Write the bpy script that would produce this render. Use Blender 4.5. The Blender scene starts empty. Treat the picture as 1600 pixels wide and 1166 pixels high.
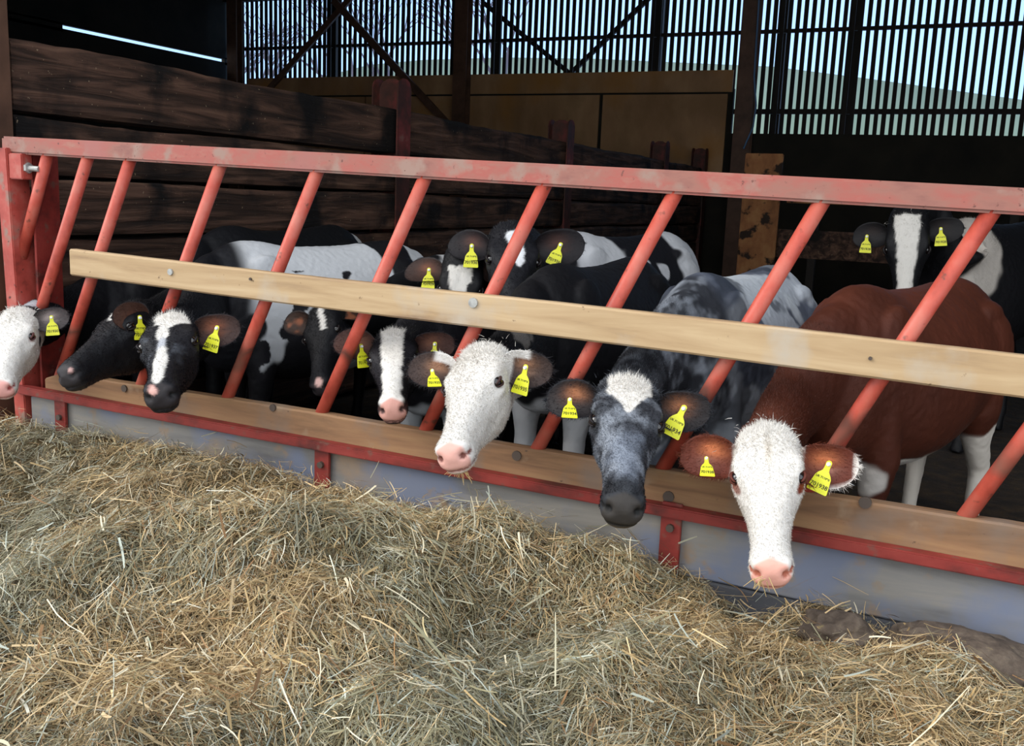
import bpy, bmesh, math, random
import numpy as np
from mathutils import Vector, Matrix
random.seed(7); RNG = np.random.default_rng(11)
SC = bpy.context.scene
COL = SC.collection

# ------------------------------------------------------------------ camera
YAW, PITCH, ROLL, F = -0.4296, 0.1771, 0.0408, 1515.0
CAM = np.array([0.0, -2.75, 1.35])
def _basis(yaw, pitch, roll):
    f = np.array([math.sin(yaw)*math.cos(pitch), math.cos(yaw)*math.cos(pitch), -math.sin(pitch)])
    r = np.array([math.cos(yaw), -math.sin(yaw), 0.0]); u = np.cross(r, f)
    c, s = math.cos(roll), math.sin(roll)
    return c*r+s*u, -s*r+c*u, f
VR, VU, VF = _basis(YAW, PITCH, ROLL)
cam = bpy.data.cameras.new('camera'); co = bpy.data.objects.new('camera', cam); COL.objects.link(co)
cam.sensor_width = 36.0; cam.lens = F/1600*36.0; cam.clip_end = 400
mw = Matrix.Identity(4)
for i in range(3):
    mw[i][0], mw[i][1], mw[i][2], mw[i][3] = VR[i], VU[i], -VF[i], CAM[i]
co.matrix_world = mw
SC.camera = co
# ------------------------------------------------------------------ colour management, sky, sun
SC.view_settings.view_transform = 'Standard'; SC.view_settings.look = 'None'
SC.view_settings.gamma = 1.0; SC.view_settings.use_curve_mapping = False
SC.view_settings.exposure = 0.12
W = bpy.data.worlds.new('sky'); SC.world = W; W.use_nodes = True
nt = W.node_tree; nt.nodes.clear()
def N(nt, t, **k):
    n = nt.nodes.new(t)
    for a, b in k.items():
        if a.startswith('_'): setattr(n, a[1:], b)
        else: n.inputs[a.replace('__', ' ')].default_value = b
    return n
tc = N(nt, 'ShaderNodeTexCoord'); sp = N(nt, 'ShaderNodeSeparateXYZ')
nt.links.new(tc.outputs['Generated'], sp.inputs[0])
rz = N(nt, 'ShaderNodeValToRGB')
rz.color_ramp.elements[0].position = 0.25; rz.color_ramp.elements[0].color = (0.93, 0.97, 1.0, 1)     # bright hazy side behind the camera
rz.color_ramp.elements[1].position = 0.65; rz.color_ramp.elements[1].color = (0.38, 0.61, 1.0, 1)    # clear blue beyond the barn
hz_ = N(nt, 'ShaderNodeMapRange'); hz_.inputs['From Min'].default_value = -1; hz_.inputs['From Max'].default_value = 1
nt.links.new(sp.outputs['Y'], hz_.inputs['Value']); nt.links.new(hz_.outputs[0], rz.inputs[0])
ry = N(nt, 'ShaderNodeMapRange'); ry.inputs['From Min'].default_value = -1; ry.inputs['From Max'].default_value = 0.6
ry.inputs['To Min'].default_value = 2.1; ry.inputs['To Max'].default_value = 1.55
nt.links.new(sp.outputs['Y'], ry.inputs['Value'])
bg = N(nt, 'ShaderNodeBackground'); out = N(nt, 'ShaderNodeOutputWorld')
nt.links.new(rz.outputs[0], bg.inputs['Color']); nt.links.new(ry.outputs[0], bg.inputs['Strength'])
nt.links.new(bg.outputs[0], out.inputs[0])
sun = bpy.data.lights.new('sun', 'SUN'); sun.energy = 1.7; sun.angle = math.radians(35); sun.color = (1.0, 0.94, 0.86)
so = bpy.data.objects.new('sun', sun); COL.objects.link(so)
so.rotation_euler = Vector((0.75, 0.55, -0.62)).to_track_quat('-Z', 'Y').to_euler()

def at(x, y, Y=None, X=None, Z=None):          # a photograph pixel read as a point on a real plane of the barn
    d = (x-800)/F*VR - (y-583)/F*VU + VF
    t = (Y-CAM[1])/d[1] if Y is not None else (X-CAM[0])/d[0] if X is not None else (Z-CAM[2])/d[2]
    return CAM+t*d

# ------------------------------------------------------------------ helpers
def s2l(h):
    v = [int(h[i:i+2], 16)/255 for i in (0, 2, 4)]
    return tuple(((c+0.055)/1.055)**2.4 if c > 0.04045 else c/12.92 for c in v)
def hsh(ix, iy, iz):
    n = (ix*374761393 + iy*668265263 + iz*2147483647) & 0xffffffff
    n = ((n ^ (n >> 13))*1274126177) & 0xffffffff
    return ((n ^ (n >> 16)) & 0xffff)/65535.0
def noise(p, s=1.0, off=0):
    p = np.asarray(p, float)*s+off*17.3+100
    i = np.floor(p).astype(np.int64); f = p-i; f = f*f*(3-2*f)
    r = 0
    for a in (0, 1):
        for b in (0, 1):
            for c in (0, 1):
                w = (f[:, 0] if a else 1-f[:, 0])*(f[:, 1] if b else 1-f[:, 1])*(f[:, 2] if c else 1-f[:, 2])
                r = r + w*hsh(i[:, 0]+a, i[:, 1]+b, i[:, 2]+c)
    return r*2-1
def fbm(p, s=1.0, off=0, o=3):
    return sum(noise(p, s*2**k, off+k)/2**k for k in range(o))

def mat(name, base=(0.5, 0.5, 0.5), rough=0.7, metal=0.0, spec=0.5):
    m = bpy.data.materials.new(name); m.use_nodes = True
    b = m.node_tree.nodes['Principled BSDF']
    b.inputs['Base Color'].default_value = (*base, 1); b.inputs['Roughness'].default_value = rough
    b.inputs['Metallic'].default_value = metal; b.inputs['Specular IOR Level'].default_value = spec
    return m
def nmat(name, stops, scale=(5, 5, 5), detail=6, rough=0.75, bump=0.3, bdist=0.01, dist=0.0, rr=0.6, spec=0.4, wave=None, spots=None, coord='Object'):
    """procedural mottled material; stops = [(pos, hex)...]"""
    m = mat(name, rough=rough, spec=spec); t = m.node_tree; b = t.nodes['Principled BSDF']; L = t.links.new
    tc = N(t, 'ShaderNodeTexCoord'); mp = N(t, 'ShaderNodeMapping'); mp.inputs['Scale'].default_value = scale
    L(tc.outputs[coord], mp.inputs[0])
    n = N(t, 'ShaderNodeTexNoise'); n.inputs['Scale'].default_value = 1; n.inputs['Detail'].default_value = detail
    n.inputs['Roughness'].default_value = rr; n.inputs['Distortion'].default_value = dist
    L(mp.outputs[0], n.inputs['Vector'])
    r = N(t, 'ShaderNodeValToRGB'); el = r.color_ramp.elements
    el[0].position, el[0].color = stops[0][0], (*s2l(stops[0][1]), 1)
    el[1].position, el[1].color = stops[-1][0], (*s2l(stops[-1][1]), 1)
    for p, h in stops[1:-1]:
        e = el.new(p); e.color = (*s2l(h), 1)
    L(n.outputs['Fac'], r.inputs[0]); cur = r.outputs[0]
    if spots:     # (scale, lo, hi, hex)
        for (ss, lo, hi, hx) in spots:
            n2 = N(t, 'ShaderNodeTexNoise'); n2.inputs['Scale'].default_value = ss; n2.inputs['Detail'].default_value = 5
            L(tc.outputs[coord], n2.inputs['Vector'])
            mr = N(t, 'ShaderNodeMapRange'); mr.inputs['From Min'].default_value = lo; mr.inputs['From Max'].default_value = hi
            L(n2.outputs['Fac'], mr.inputs['Value'])
            mx = N(t, 'ShaderNodeMix', _data_type='RGBA'); L(mr.outputs[0], mx.inputs['Factor']); L(cur, mx.inputs['A'])
            mx.inputs['B'].default_value = (*s2l(hx), 1); cur = mx.outputs['Result']
    L(cur, b.inputs['Base Color'])
    bp = N(t, 'ShaderNodeBump'); bp.inputs['Strength'].default_value = bump; bp.inputs['Distance'].default_value = bdist
    L(n.outputs['Fac'], bp.inputs['Height']); L(bp.outputs[0], b.inputs['Normal'])
    return m

M = {}
M['red'] = nmat('red_paint', [(0.30, '6e3028'), (0.42, '9c4036'), (0.56, 'ac4c42'), (0.72, 'b06c60')], (9, 9, 9), rough=0.5, bump=0.15, bdist=0.004,
                spots=[(14, 0.60, 0.72, '8a7468'), (45, 0.66, 0.74, '4a2c26')])
M['red_rail'] = nmat('worn_red_paint', [(0.30, '80524a'), (0.45, '946256'), (0.58, 'a0564c'), (0.75, '9c7666')], (5, 12, 12), rough=0.5, bump=0.15, bdist=0.004,
                     spots=[(11, 0.54, 0.66, '94766a'), (60, 0.66, 0.72, '6a4038'), (3, 0.56, 0.68, '9c5f58')])
M['red_dark'] = nmat('dark_red_paint', [(0.30, '42201c'), (0.5, '802c26'), (0.72, '923a32')], (6, 9, 9), rough=0.55, bump=0.2, bdist=0.004,
                     spots=[(25, 0.60, 0.72, '6e4a40')])
M['bar_red'] = nmat('bar_paint', [(0.3, '94382c'), (0.5, 'bc5242'), (0.7, 'c06c5c')], (10, 10, 6), rough=0.45, bump=0.12, bdist=0.003,
                    spots=[(30, 0.64, 0.74, '6c4034')])
# bars: paint rubbed to bare brown steel where the calves rub, a band at mid height
def band_on(m, lo, hi, hx, hx2):
    t = m.node_tree; L = t.links.new; b = t.nodes['Principled BSDF']
    src = b.inputs['Base Color'].links[0].from_socket
    g = N(t, 'ShaderNodeNewGeometry'); s = N(t, 'ShaderNodeSeparateXYZ'); L(g.outputs['Position'], s.inputs[0])
    nn = N(t, 'ShaderNodeTexNoise'); nn.inputs['Scale'].default_value = 7; L(g.outputs['Position'], nn.inputs['Vector'])
    ad = N(t, 'ShaderNodeMath', _operation='MULTIPLY_ADD'); L(nn.outputs['Fac'], ad.inputs[0]); ad.inputs[1].default_value = 0.35; L(s.outputs['Z'], ad.inputs[2])
    r = N(t, 'ShaderNodeValToRGB'); el = r.color_ramp.elements
    el[0].position = 0; el[0].color = (0, 0, 0, 1); el[1].position = 1; el[1].color = (0, 0, 0, 1)
    for p, v in ((lo-.03, 0), (lo+.03, .9), (hi-.06, .9), (hi+.06, 0)):
        e = el.new(p); e.color = (v, v, v, 1)
    L(ad.outputs[0], r.inputs[0])
    r2 = N(t, 'ShaderNodeValToRGB'); L(nn.outputs['Fac'], r2.inputs[0])
    r2.color_ramp.elements[0].position = .35; r2.color_ramp.elements[0].color = (*s2l(hx), 1)
    r2.color_ramp.elements[1].position = .65; r2.color_ramp.elements[1].color = (*s2l(hx2), 1)
    mx = N(t, 'ShaderNodeMix', _data_type='RGBA'); L(r.outputs[0], mx.inputs['Factor']); L(src, mx.inputs['A']); L(r2.outputs[0], mx.inputs['B'])
    L(mx.outputs['Result'], b.inputs['Base Color'])
band_on(M['bar_red'], 0.90, 1.12+0.10, '4e362e', '8a5a4c')
M['pine'] = nmat('pale_timber', [(0.30, '8c7258'), (0.45, 'ac906c'), (0.62, 'bca27e'), (0.8, 'c8b296')], (1.2, 20, 16), rough=0.7, bump=0.2, bdist=0.003, dist=0.6,
                 spots=[(5, 0.54, 0.72, 'b0a494'), (3.0, 0.60, 0.75, 'b8a07c'), (38, 0.71, 0.76, '7a6248')])
M['trough_top'] = nmat('brown_timber', [(0.30, '5c4432'), (0.48, '876548'), (0.62, '967452'), (0.8, '786048')], (1.2, 22, 14), rough=0.75, bump=0.25, bdist=0.003, dist=0.5,
                       spots=[(4, 0.52, 0.68, '76665a'), (40, 0.70, 0.76, '4c3b30'), (9, 0.6, 0.72, '8e765e')])
M['trough_low'] = nmat('grey_timber', [(0.30, '5e5c5c'), (0.48, '7c7a78'), (0.62, '8a857e'), (0.8, '9c978f')], (1.4, 16, 10), rough=0.7, bump=0.2, bdist=0.003, dist=0.4,
                       spots=[(3.5, 0.46, 0.60, '70778a'), (12, 0.62, 0.72, '8c7864'), (3, 0.60, 0.7, '8c7a68')])
M['trough_base'] = nmat('dark_grey_timber', [(0.30, '3e3f44'), (0.6, '505156'), (0.8, '66676b')], (1.4, 16, 10), rough=0.7, bump=0.2, bdist=0.003)
M['sleeper'] = nmat('tarred_sleeper', [(0.30, '1a120e'), (0.45, '3c2a20'), (0.60, '64483a'), (0.78, '846650')], (14, 1.3, 16), detail=8, rough=0.8, bump=0.9, bdist=0.03, dist=0.8,
                    spots=[(2.2, 0.52, 0.62, '120d0b'), (60, 0.70, 0.74, 'a08c70')])
M['steel'] = nmat('dark_steel', [(0.3, '2e241e'), (0.7, '4a3a30')], (6, 6, 6), rough=0.6, bump=0.2)
M['stanch'] = nmat('painted_stanchion', [(0.3, '4a3428'), (0.7, '6a4c3c')], (5, 5, 5), rough=0.6, bump=0.2)
M['post_red'] = nmat('rusty_post', [(0.32, '2c201a'), (0.5, '4c2a22'), (0.66, '7a3430'), (0.78, '8a7468')], (5, 5, 5), rough=0.6, bump=0.3)
M['slat'] = nmat('slat_board', [(0.3, '15120f'), (0.7, '2a231d')], (4, 4, 1), rough=0.8)
M['clad'] = nmat('dark_cladding', [(0.3, '15130f'), (0.7, '2a261d')], (2, 2, 2), rough=0.9)
M['ply'] = nmat('plywood', [(0.3, '8a6848'), (0.5, 'a47e5a'), (0.7, 'b8946c')], (1.6, 1.6, .6), rough=0.75, bump=0.1, spots=[(1.3, 0.5, 0.68, '8c6a48'), (0.8, .55, .7, 'a8763c')])
M['ply2'] = nmat('weathered_post', [(0.3, '6a4428'), (0.5, '96633c'), (0.7, 'b08050')], (5, 5, 3), rough=0.8, bump=0.4, spots=[(7, 0.55, 0.62, '2a1c12')])
M['dirt'] = nmat('bedding', [(0.3, '14100c'), (0.5, '2a2018'), (0.7, '40311f')], (9, 9, 9), rough=0.95, bump=1.0, bdist=0.04)
M['concrete'] = nmat('concrete', [(0.3, '6c6a66'), (0.7, '8c8984')], (4, 4, 4), rough=0.9, bump=0.3)
M['bolt'] = nmat('galvanised', [(0.3, '8a8a88'), (0.7, 'b8b8b4')], (40, 40, 40), rough=0.45, bump=0.1)
M['bolt'].node_tree.nodes['Principled BSDF'].inputs['Metallic'].default_value = 0.4
M['bolt_dark'] = mat('dark_bolt', s2l('4c4038'), 0.6)
M['roof'] = nmat('roof_sheet', [(0.3, '22211f'), (0.7, '38362f')], (1, 1, 1), rough=0.9)
M['hill'] = nmat('hillside', [(0.3, '55685f'), (0.7, '6e7e74')], (.05, .05, .05), rough=1.0)
M['bark'] = mat('bark', s2l('4a4a58'), 0.9)
M['rope'] = mat('blue_twine', s2l('5a80a8'), 0.7)
M['tag'] = mat('yellow_tag', s2l('dcdc28'), 0.45)
M['tagink'] = mat('tag_ink', s2l('3c3c14'), 0.6)
M['stud'] = mat('white_stud', s2l('f0f2f4'), 0.3)
M['eye'] = mat('eye_ball', s2l('120c0c'), 0.08, spec=0.8)
M['hoof'] = mat('hoof', s2l('2c2620'), 0.5)
def attr_mat(name, rough, bumpscale=None, sheen=0.0, spec=0.3, bs=0.3, bd=0.004):
    m = mat(name, rough=rough, spec=spec); t = m.node_tree; b = t.nodes['Principled BSDF']
    a = N(t, 'ShaderNodeAttribute', _attribute_name='coat'); t.links.new(a.outputs['Color'], b.inputs['Base Color'])
    if sheen: b.inputs['Sheen Weight'].default_value = sheen
    if bumpscale:
        tc = N(t, 'ShaderNodeTexCoord'); n = N(t, 'ShaderNodeTexNoise'); n.inputs['Scale'].default_value = bumpscale; n.inputs['Detail'].default_value = 6
        t.links.new(tc.outputs['Object'], n.inputs['Vector'])
        bp = N(t, 'ShaderNodeBump'); bp.inputs['Strength'].default_value = bs; bp.inputs['Distance'].default_value = bd
        t.links.new(n.outputs['Fac'], bp.inputs['Height']); t.links.new(bp.outputs[0], b.inputs['Normal'])
    return m
M['coat'] = attr_mat('calf_coat', 0.62, 60, spec=0.3, bs=0.4)
M['fur'] = attr_mat('calf_hair', 0.6, None, spec=0.3)
M['straw'] = attr_mat('hay_strand', 0.6, None, spec=0.35)

def tag(o, label=None, cat=None, group=None, kind=None):
    for k, v in (('label', label), ('category', cat), ('group', group), ('kind', kind)):
        if v: o[k] = v
    return o
def raw_mesh(name, V, Fc, m, parent=None, smooth=False, colors=None, uvgrid=None):
    me = bpy.data.meshes.new(name); V = np.asarray(V, np.float32)
    if isinstance(Fc, np.ndarray):
        nf, k = Fc.shape
        me.vertices.add(len(V)); me.vertices.foreach_set('co', V.ravel())
        me.loops.add(nf*k); me.loops.foreach_set('vertex_index', Fc.astype(np.int32).ravel())
        me.polygons.add(nf); me.polygons.foreach_set('loop_start', np.arange(0, nf*k, k, dtype=np.int32))
        me.polygons.foreach_set('loop_total', np.full(nf, k, np.int32))
        me.update(calc_edges=True)
    else:
        me.from_pydata(V.tolist(), [], Fc); me.update()
    if smooth: me.polygons.foreach_set('use_smooth', np.ones(len(me.polygons), bool))
    if colors is not None:
        a = me.color_attributes.new('coat', 'FLOAT_COLOR', 'POINT')
        c = np.ones((len(V), 4), np.float32); c[:, :3] = colors; a.data.foreach_set('color', c.ravel())
    if m: me.materials.append(m)
    o = bpy.data.objects.new(name, me); COL.objects.link(o)
    if parent: o.parent = parent
    return o
def empty(name, loc=(0, 0, 0)):
    o = bpy.data.objects.new(name, None); o.location = loc; o.empty_display_size = .1; COL.objects.link(o); return o
class MB:
    def __init__(s): s.b = bmesh.new()
    def box(s, c, d, rot=None, bev=0.0):
        r = bmesh.ops.create_cube(s.b, size=1.0)['verts']
        mt = Matrix.Translation(c) @ (rot.to_4x4() if rot else Matrix.Identity(4)) @ Matrix.Diagonal((*d, 1))
        bmesh.ops.transform(s.b, matrix=mt, verts=r)
        if bev:
            es = list({e for v in r for e in v.link_edges}); bmesh.ops.bevel(s.b, geom=es, offset=bev, segments=2, affect='EDGES')
        return s
    def beam(s, a, b, w, h, bev=0.0, up=(0, 0, 1)):      # rectangular bar from a to b, w across, h along up
        a, b = Vector(a), Vector(b); x = (b-a); L = x.length; x.normalize(); u = Vector(up); y = u.cross(x).normalized(); z = x.cross(y)
        R = Matrix((x, y, z)).transposed()
        return s.box((a+b)/2, (L, w, h), R, bev)
    def cyl(s, a, b, r, n=16, r2=None):
        a, b = Vector(a), Vector(b); d = b-a
        q = d.to_track_quat('Z', 'Y').to_matrix().to_4x4()
        bmesh.ops.create_cone(s.b, cap_ends=True, segments=n, radius1=r, radius2=r if r2 is None else r2, depth=d.length, matrix=Matrix.Translation((a+b)/2) @ q)
        return s
    def sph(s, c, r, sc=(1, 1, 1)):
        bmesh.ops.create_uvsphere(s.b, u_segments=16, v_segments=10, radius=r, matrix=Matrix.Translation(c) @ Matrix.Diagonal((*sc, 1))); return s
    def build(s, name, m, parent=None, smooth=False, origin=None):
        me = bpy.data.meshes.new(name)
        if origin is not None: bmesh.ops.translate(s.b, vec=-Vector(origin), verts=s.b.verts)
        s.b.to_mesh(me); s.b.free(); me.materials.append(m)
        if smooth:
            me.polygons.foreach_set('use_smooth', np.ones(len(me.polygons), bool))
        o = bpy.data.objects.new(name, me); COL.objects.link(o)
        if origin is not None: o.location = origin
        if parent: o.parent = parent
        return o

# ------------------------------------------------------------------ the setting
YB, XL, XR = 12.0, -12.9, 4.0
S = lambda o: tag(o, kind='structure')
S(MB().box((-4.5, YB/2+0.2, -0.05), (17.2, 12.4, 0.1)).build('floor', M['dirt']))
S(MB().box((-4.5, -5.2, -0.06), (26, 10.0, 0.1)).build('ground', M['concrete']))
S(MB().box((-4.45, YB/2-0.2, 4.95), (17.4, 13.0, 0.08)).build('ceiling', M['roof']))
# back wall: lower part solid, a band of spaced boards above
S(MB().box(((-3.34+XR)/2, YB, 1.22), (XR+3.34, 0.1, 2.44)).box(((-12.9-3.34)/2, YB, 1.54), (9.56, 0.08, 3.08)).build('wall_back', M['clad']))
S(MB().box((-4.4, YB-.02, 4.85), (17.2, 0.12, 0.3)).build('trim_1', M['clad']))
bays = [(-12.9, -10.6), (-10.6, -7.8), (-7.8, -4.6), (-4.6, -3.1), (-3.1, -1.77), (-1.77, 4.0)]
sl = MB()
x = XL
while x < XR:
    z0 = 2.41 if x > -3.36 else 3.05
    sl.box((x, YB+0.0, (z0+4.9)/2), (0.055+0.006*random.random(), 0.022, 4.9-z0), rot=Matrix.Rotation(random.uniform(-.003, .003), 3, 'Y')); x += 0.107
S(sl.build('window_1', M['slat']))
S(MB().box((-4.4, YB+.05, 3.88), (17, 0.06, 0.05)).box((0, YB+.05, 2.76), (7, 0.06, 0.07)).build('trim_2', M['slat']))
# left gable wall with the lit slot under its cladding
S(MB().box((XL, 6, 1.82), (0.08, 12.6, 3.64)).box((XL, 6, 4.3), (0.08, 12.6, 1.2)).box((XL, 3.9, 3.66), (0.08, 8.9, 0.13))
  .box((XL, 12.05, 3.66), (0.08, 0.2, 0.13)).build('wall_left', M['clad']))
S(MB().box((XR, 6, 2.4), (0.08, 12.6, 4.9)).build('wall_right', M['clad']))
S(MB().box((-8.4, .03, 2.4), (9.2, 0.08, 4.9)).build('wall_front', M['clad']))

def stanchion(x, w, y, z, name, m, label, cat, z0=0.0, group=None):
    r = empty(name, (x, y, z0)); h = z-z0
    MB().box((0, 0, h/2), (0.012, 0.16, h)).build('web', m, r)
    for s in (-1, 1): MB().box((0, s*.08, h/2), (w, 0.016, h)).build('flange', m, r)
    return tag(r, label, cat, group)
G = 'roof stanchions of the back wall'
stanchion(-12.45, .22, 11.75, 4.9, 'steel_stanchion', M['stanch'], 'dark steel roof stanchion at the far left end of the slatted wall', 'steel column', group=G)
stanchion(-7.76, .24, 11.75, 4.9, 'steel_stanchion', M['stanch'], 'dark steel roof stanchion between the two plywood panels', 'steel column', group=G)
stanchion(-3.12, .25, 11.75, 4.9, 'steel_stanchion', M['stanch'], 'dark steel roof stanchion right of the plywood, with blue twine', 'steel column', group=G)
G = 'posts outside the slatted wall'
for x, lb in ((-10.59, 'dark post behind the slats left of the crossed braces'), (-7.35, 'dark post behind the slats just right of the middle stanchion'),
              (-4.6, 'dark post behind the slats above the plywood right end'), (-2.75, 'dark post behind the slats beside the twine'), (-1.77, 'dark post behind the slats in the right half, broadest of them')):
    tag(MB().box((0, 0, 2.45), (0.13 if x != -10.59 else .17, 0.12, 4.9)).build('timber_post', M['slat'], origin=None), lb, 'post', G).location = (x, YB+.15, 0)
def brace(a, b, w, label, m='stanch'):
    o = MB().beam(a, b, w, 0.05, up=(0, 1, 0)).build('diagonal_brace', M[m]); tag(o, label, 'brace', 'wind braces of the slatted wall')
brace((-10.02, 11.85, 4.62), (-12.1, 11.85, 2.85), .10, 'steel brace slanting down left to the side wall top')
brace((-10.35, 11.83, 4.60), (-8.0, 11.83, 2.5), .12, 'steel brace slanting down right in front of the plywood')
brace((-7.6, 12.1, 4.5), (-6.0, 12.1, 3.35), .07, 'thin brace behind slats slanting down to the right', 'slat')
brace((-4.7, 12.1, 4.5), (-6.0, 12.1, 3.35), .07, 'thin brace behind slats slanting down to the left', 'slat')
# plywood
ply = empty('plywood_lining', (-7.8, 11.93, 0))
for (x0, x1, z0, z1) in ((-12.3, -7.8, 3.03, 3.34), (-7.75, -3.36, 3.03, 3.34), (-12.3, -9.75, 1.7, 3.0), (-9.72, -7.8, 1.7, 3.0), (-7.75, -5.42, 1.7, 3.0), (-5.36, -3.42, 1.7, 3.0)):
    MB().box(((x0+x1)/2+7.8, 0, (z0+z1)/2), (x1-x0, 0.03, z1-z0)).build('plywood_sheet', M['ply'], ply)
tag(ply, 'brown plywood sheets lining the back wall below the slats', 'wall lining')
# twine
tw = MB(); pts = [(-3.02, 11.6, 4.92), (-3.0, 11.6, 3.6), (-2.99, 11.6, 3.2), (-2.93, 11.6, 2.8), (-2.95, 11.6, 2.5), (-3.06, 11.6, 2.2)]
for a, b in zip(pts, pts[1:]): tw.cyl(a, b, .012, 6)
tag(tw.build('hanging_twine', M['rope']), 'thin blue twine hanging beside the right stanchion', 'twine')

# hills and bare trees outside
hx = [-60, -32, -24.5, -17, -11, -6, -2.8, 2.5, 12]; 
prof = []
for px, py in ((380, 128), (450, 120), (530, 100), (620, 92), (750, 88), (900, 90), (1190, 102), (1340, 120), (1600, 154), (1800, 190)):
    prof.append(at(px, py, Y=60))
hv, hf = [], []
for k, p in enumerate(prof):
    hv += [(p[0], 60, -1), (p[0], 60, p[2]*.9), (p[0], 75, p[2]*1.02), (p[0], 95, -1)]
    hv[-3] = (p[0], 60, p[2]*.5); hv[-2] = (p[0], 64, p[2]*1.045)
for k in range(len(prof)-1):
    for j in range(3): hf.append((4*k+j, 4*k+4+j, 4*k+5+j, 4*k+1+j))
S(raw_mesh('hillside', hv, hf, M['hill'], smooth=True))
def tree(x, y, h, seed, label):
    rnd = random.Random(seed); V = []; E = []
    b = MB()
    def br(p, d, L, r, n):
        q = p+d*L; b.cyl(p, q, r, 5, r*.6)
        if n == 0: return
        for k in range(rnd.choice((2, 3, 3))):
            e = (d+Vector((rnd.uniform(-.7, .7), rnd.uniform(-.7, .7), rnd.uniform(-.15, .5)))).normalized(); br(q, e, L*rnd.uniform(.6, .85), r*.6, n-1)
    br(Vector((0, 0, 0)), Vector((0, 0, 1)), h*.28, h*.02, 5)
    o = b.build('bare_tree', M['bark']); o.location = (x, y, 0); tag(o, label, 'tree', 'bare trees behind the slatted wall')
tree(-22.5, 24, 9, 1, 'bare tree behind the slats at the far left bay')
tree(-17.5, 25, 9, 2, 'bare tree behind the slats beside the crossed braces')
tree(-14.2, 27, 10, 3, 'bare tree behind the slats left of the middle stanchion')
tree(2.5, 26, 8, 4, 'bare tree behind the slats at the right edge')

# ------------------------------------------------------------------ sleeper side wall
XW = -3.7
wall = empty('sleeper_partition', (XW, 0.1, 0)); rs = random.Random(3)
ys = [0.12, 3.15, 6.25, 9.6, 11.6]; zs = [1.93, 1.62, 1.36, 1.10, .85, .60, .34, .02]
for b in range(4):
    for r in range(7):
        y0, y1 = ys[b]+.015, ys[b+1]-.015; z1, z0 = zs[r]-.006, zs[r+1]+.006
        nseg = 26; V = []; off = rs.uniform(-.015, .015)
        for k in range(nseg+1):
            t = k/nseg; y = y0+(y1-y0)*t
            dz = .007*math.sin(t*9+r*3+b)+rs.uniform(-.004, .004); dx = .006*math.sin(t*7+r)+rs.uniform(-.004, .004)
            V += [(off+dx-.06, y-.1, z0), (off+dx+.055, y-.1, z0+.008), (off+dx+.065, y-.1, z0+.03), (off+dx+.065, y-.1, z1-.03+dz), (off+dx+.05, y-.1, z1-.004+dz), (off+dx-.06, y-.1, z1+dz)]
        Fq = [(6*k+j, 6*k+(j+1) % 6, 6*k+6+(j+1) % 6, 6*k+6+j) for k in range(nseg) for j in range(6)] + [tuple(range(5, -1, -1)), tuple(6*nseg+j for j in range(6))]
        raw_mesh('sleeper', V, Fq, M['sleeper'], wall)
tag(wall, 'long wall of stacked tarred railway sleepers along the pen left side', 'timber wall')
def wall_post(y, ztop, label, w=.11, m='post_red'):
    r = empty('steel_post', (XW, y, 0))
    def plate(cx, cy, dx, dy, nm):
        b = MB(); pr = [(-.5, 0), (.5, 0), (.5, ztop-.06), (.38, ztop-.02), (.15, ztop), (-.15, ztop), (-.38, ztop-.02), (-.5, ztop-.06)]
        vs = []
        along_x = dx > dy
        for s in (-1, 1):
            for (u, z) in pr:
                vs.append((cx+(u*dx if along_x else s*dx/2), cy+(s*dy/2 if along_x else u*dy), z))
        n = len(pr); fs = [tuple(range(n)), tuple(range(2*n-1, n-1, -1))]+[(k, (k+1) % n, n+(k+1) % n, n+k) for k in range(n)]
        raw_mesh(nm, vs, fs, M[m], r)
    plate(.10, 0, .012, .17, 'flange'); plate(-.10, 0, .012, .17, 'flange'); plate(0, 0, .19, .012, 'web')
    tag(r, label, 'post', 'steel posts holding the sleeper wall')
wall_post(3.15, 2.13, 'rusty red H post with rounded top, nearest in the sleeper wall')
wall_post(6.25, 2.13, 'rusty H post in the middle of the sleeper wall')
wall_post(9.6, 2.16, 'dark H post near the far end of the sleeper wall')
wall_post(11.65, 2.2, 'dark post at the far end of the sleeper wall, beside the wooden board')
tag(MB().box((0, 0, 1.3), (.1, .14, 2.6)).build('barn_stanchion', M['stanch']), 'brown barn stanchion at the left edge behind the red post', 'post').location = (-3.66, .03, 0)
# rear divider of the pen
o = MB().box((0, 0, .97), (.40, .06, 1.94), bev=.01).build('wooden_post_board', M['ply2']); o.location = (-2.06, 8, 0); tag(o, 'wide weathered brown board standing upright beyond the cattle', 'board')
rg = empty('rear_gate', (0, 8.1, 0))
MB().box((.9, 0, 1.47), (5.4, .04, .075)).build('top_plank', M['ply2'], rg)
MB().box((.2, 0.03, 1.0), (4.2, .04, .30)).build('lower_plank', M['sleeper'], rg)
for x in (-1.5, .4, 2.4): MB().box((x, .06, .75), (.08, .08, 1.5)).build('gate_post', M['slat'], rg)
tag(rg, 'dark plank gate across the back right of the pen', 'gate')

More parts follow.
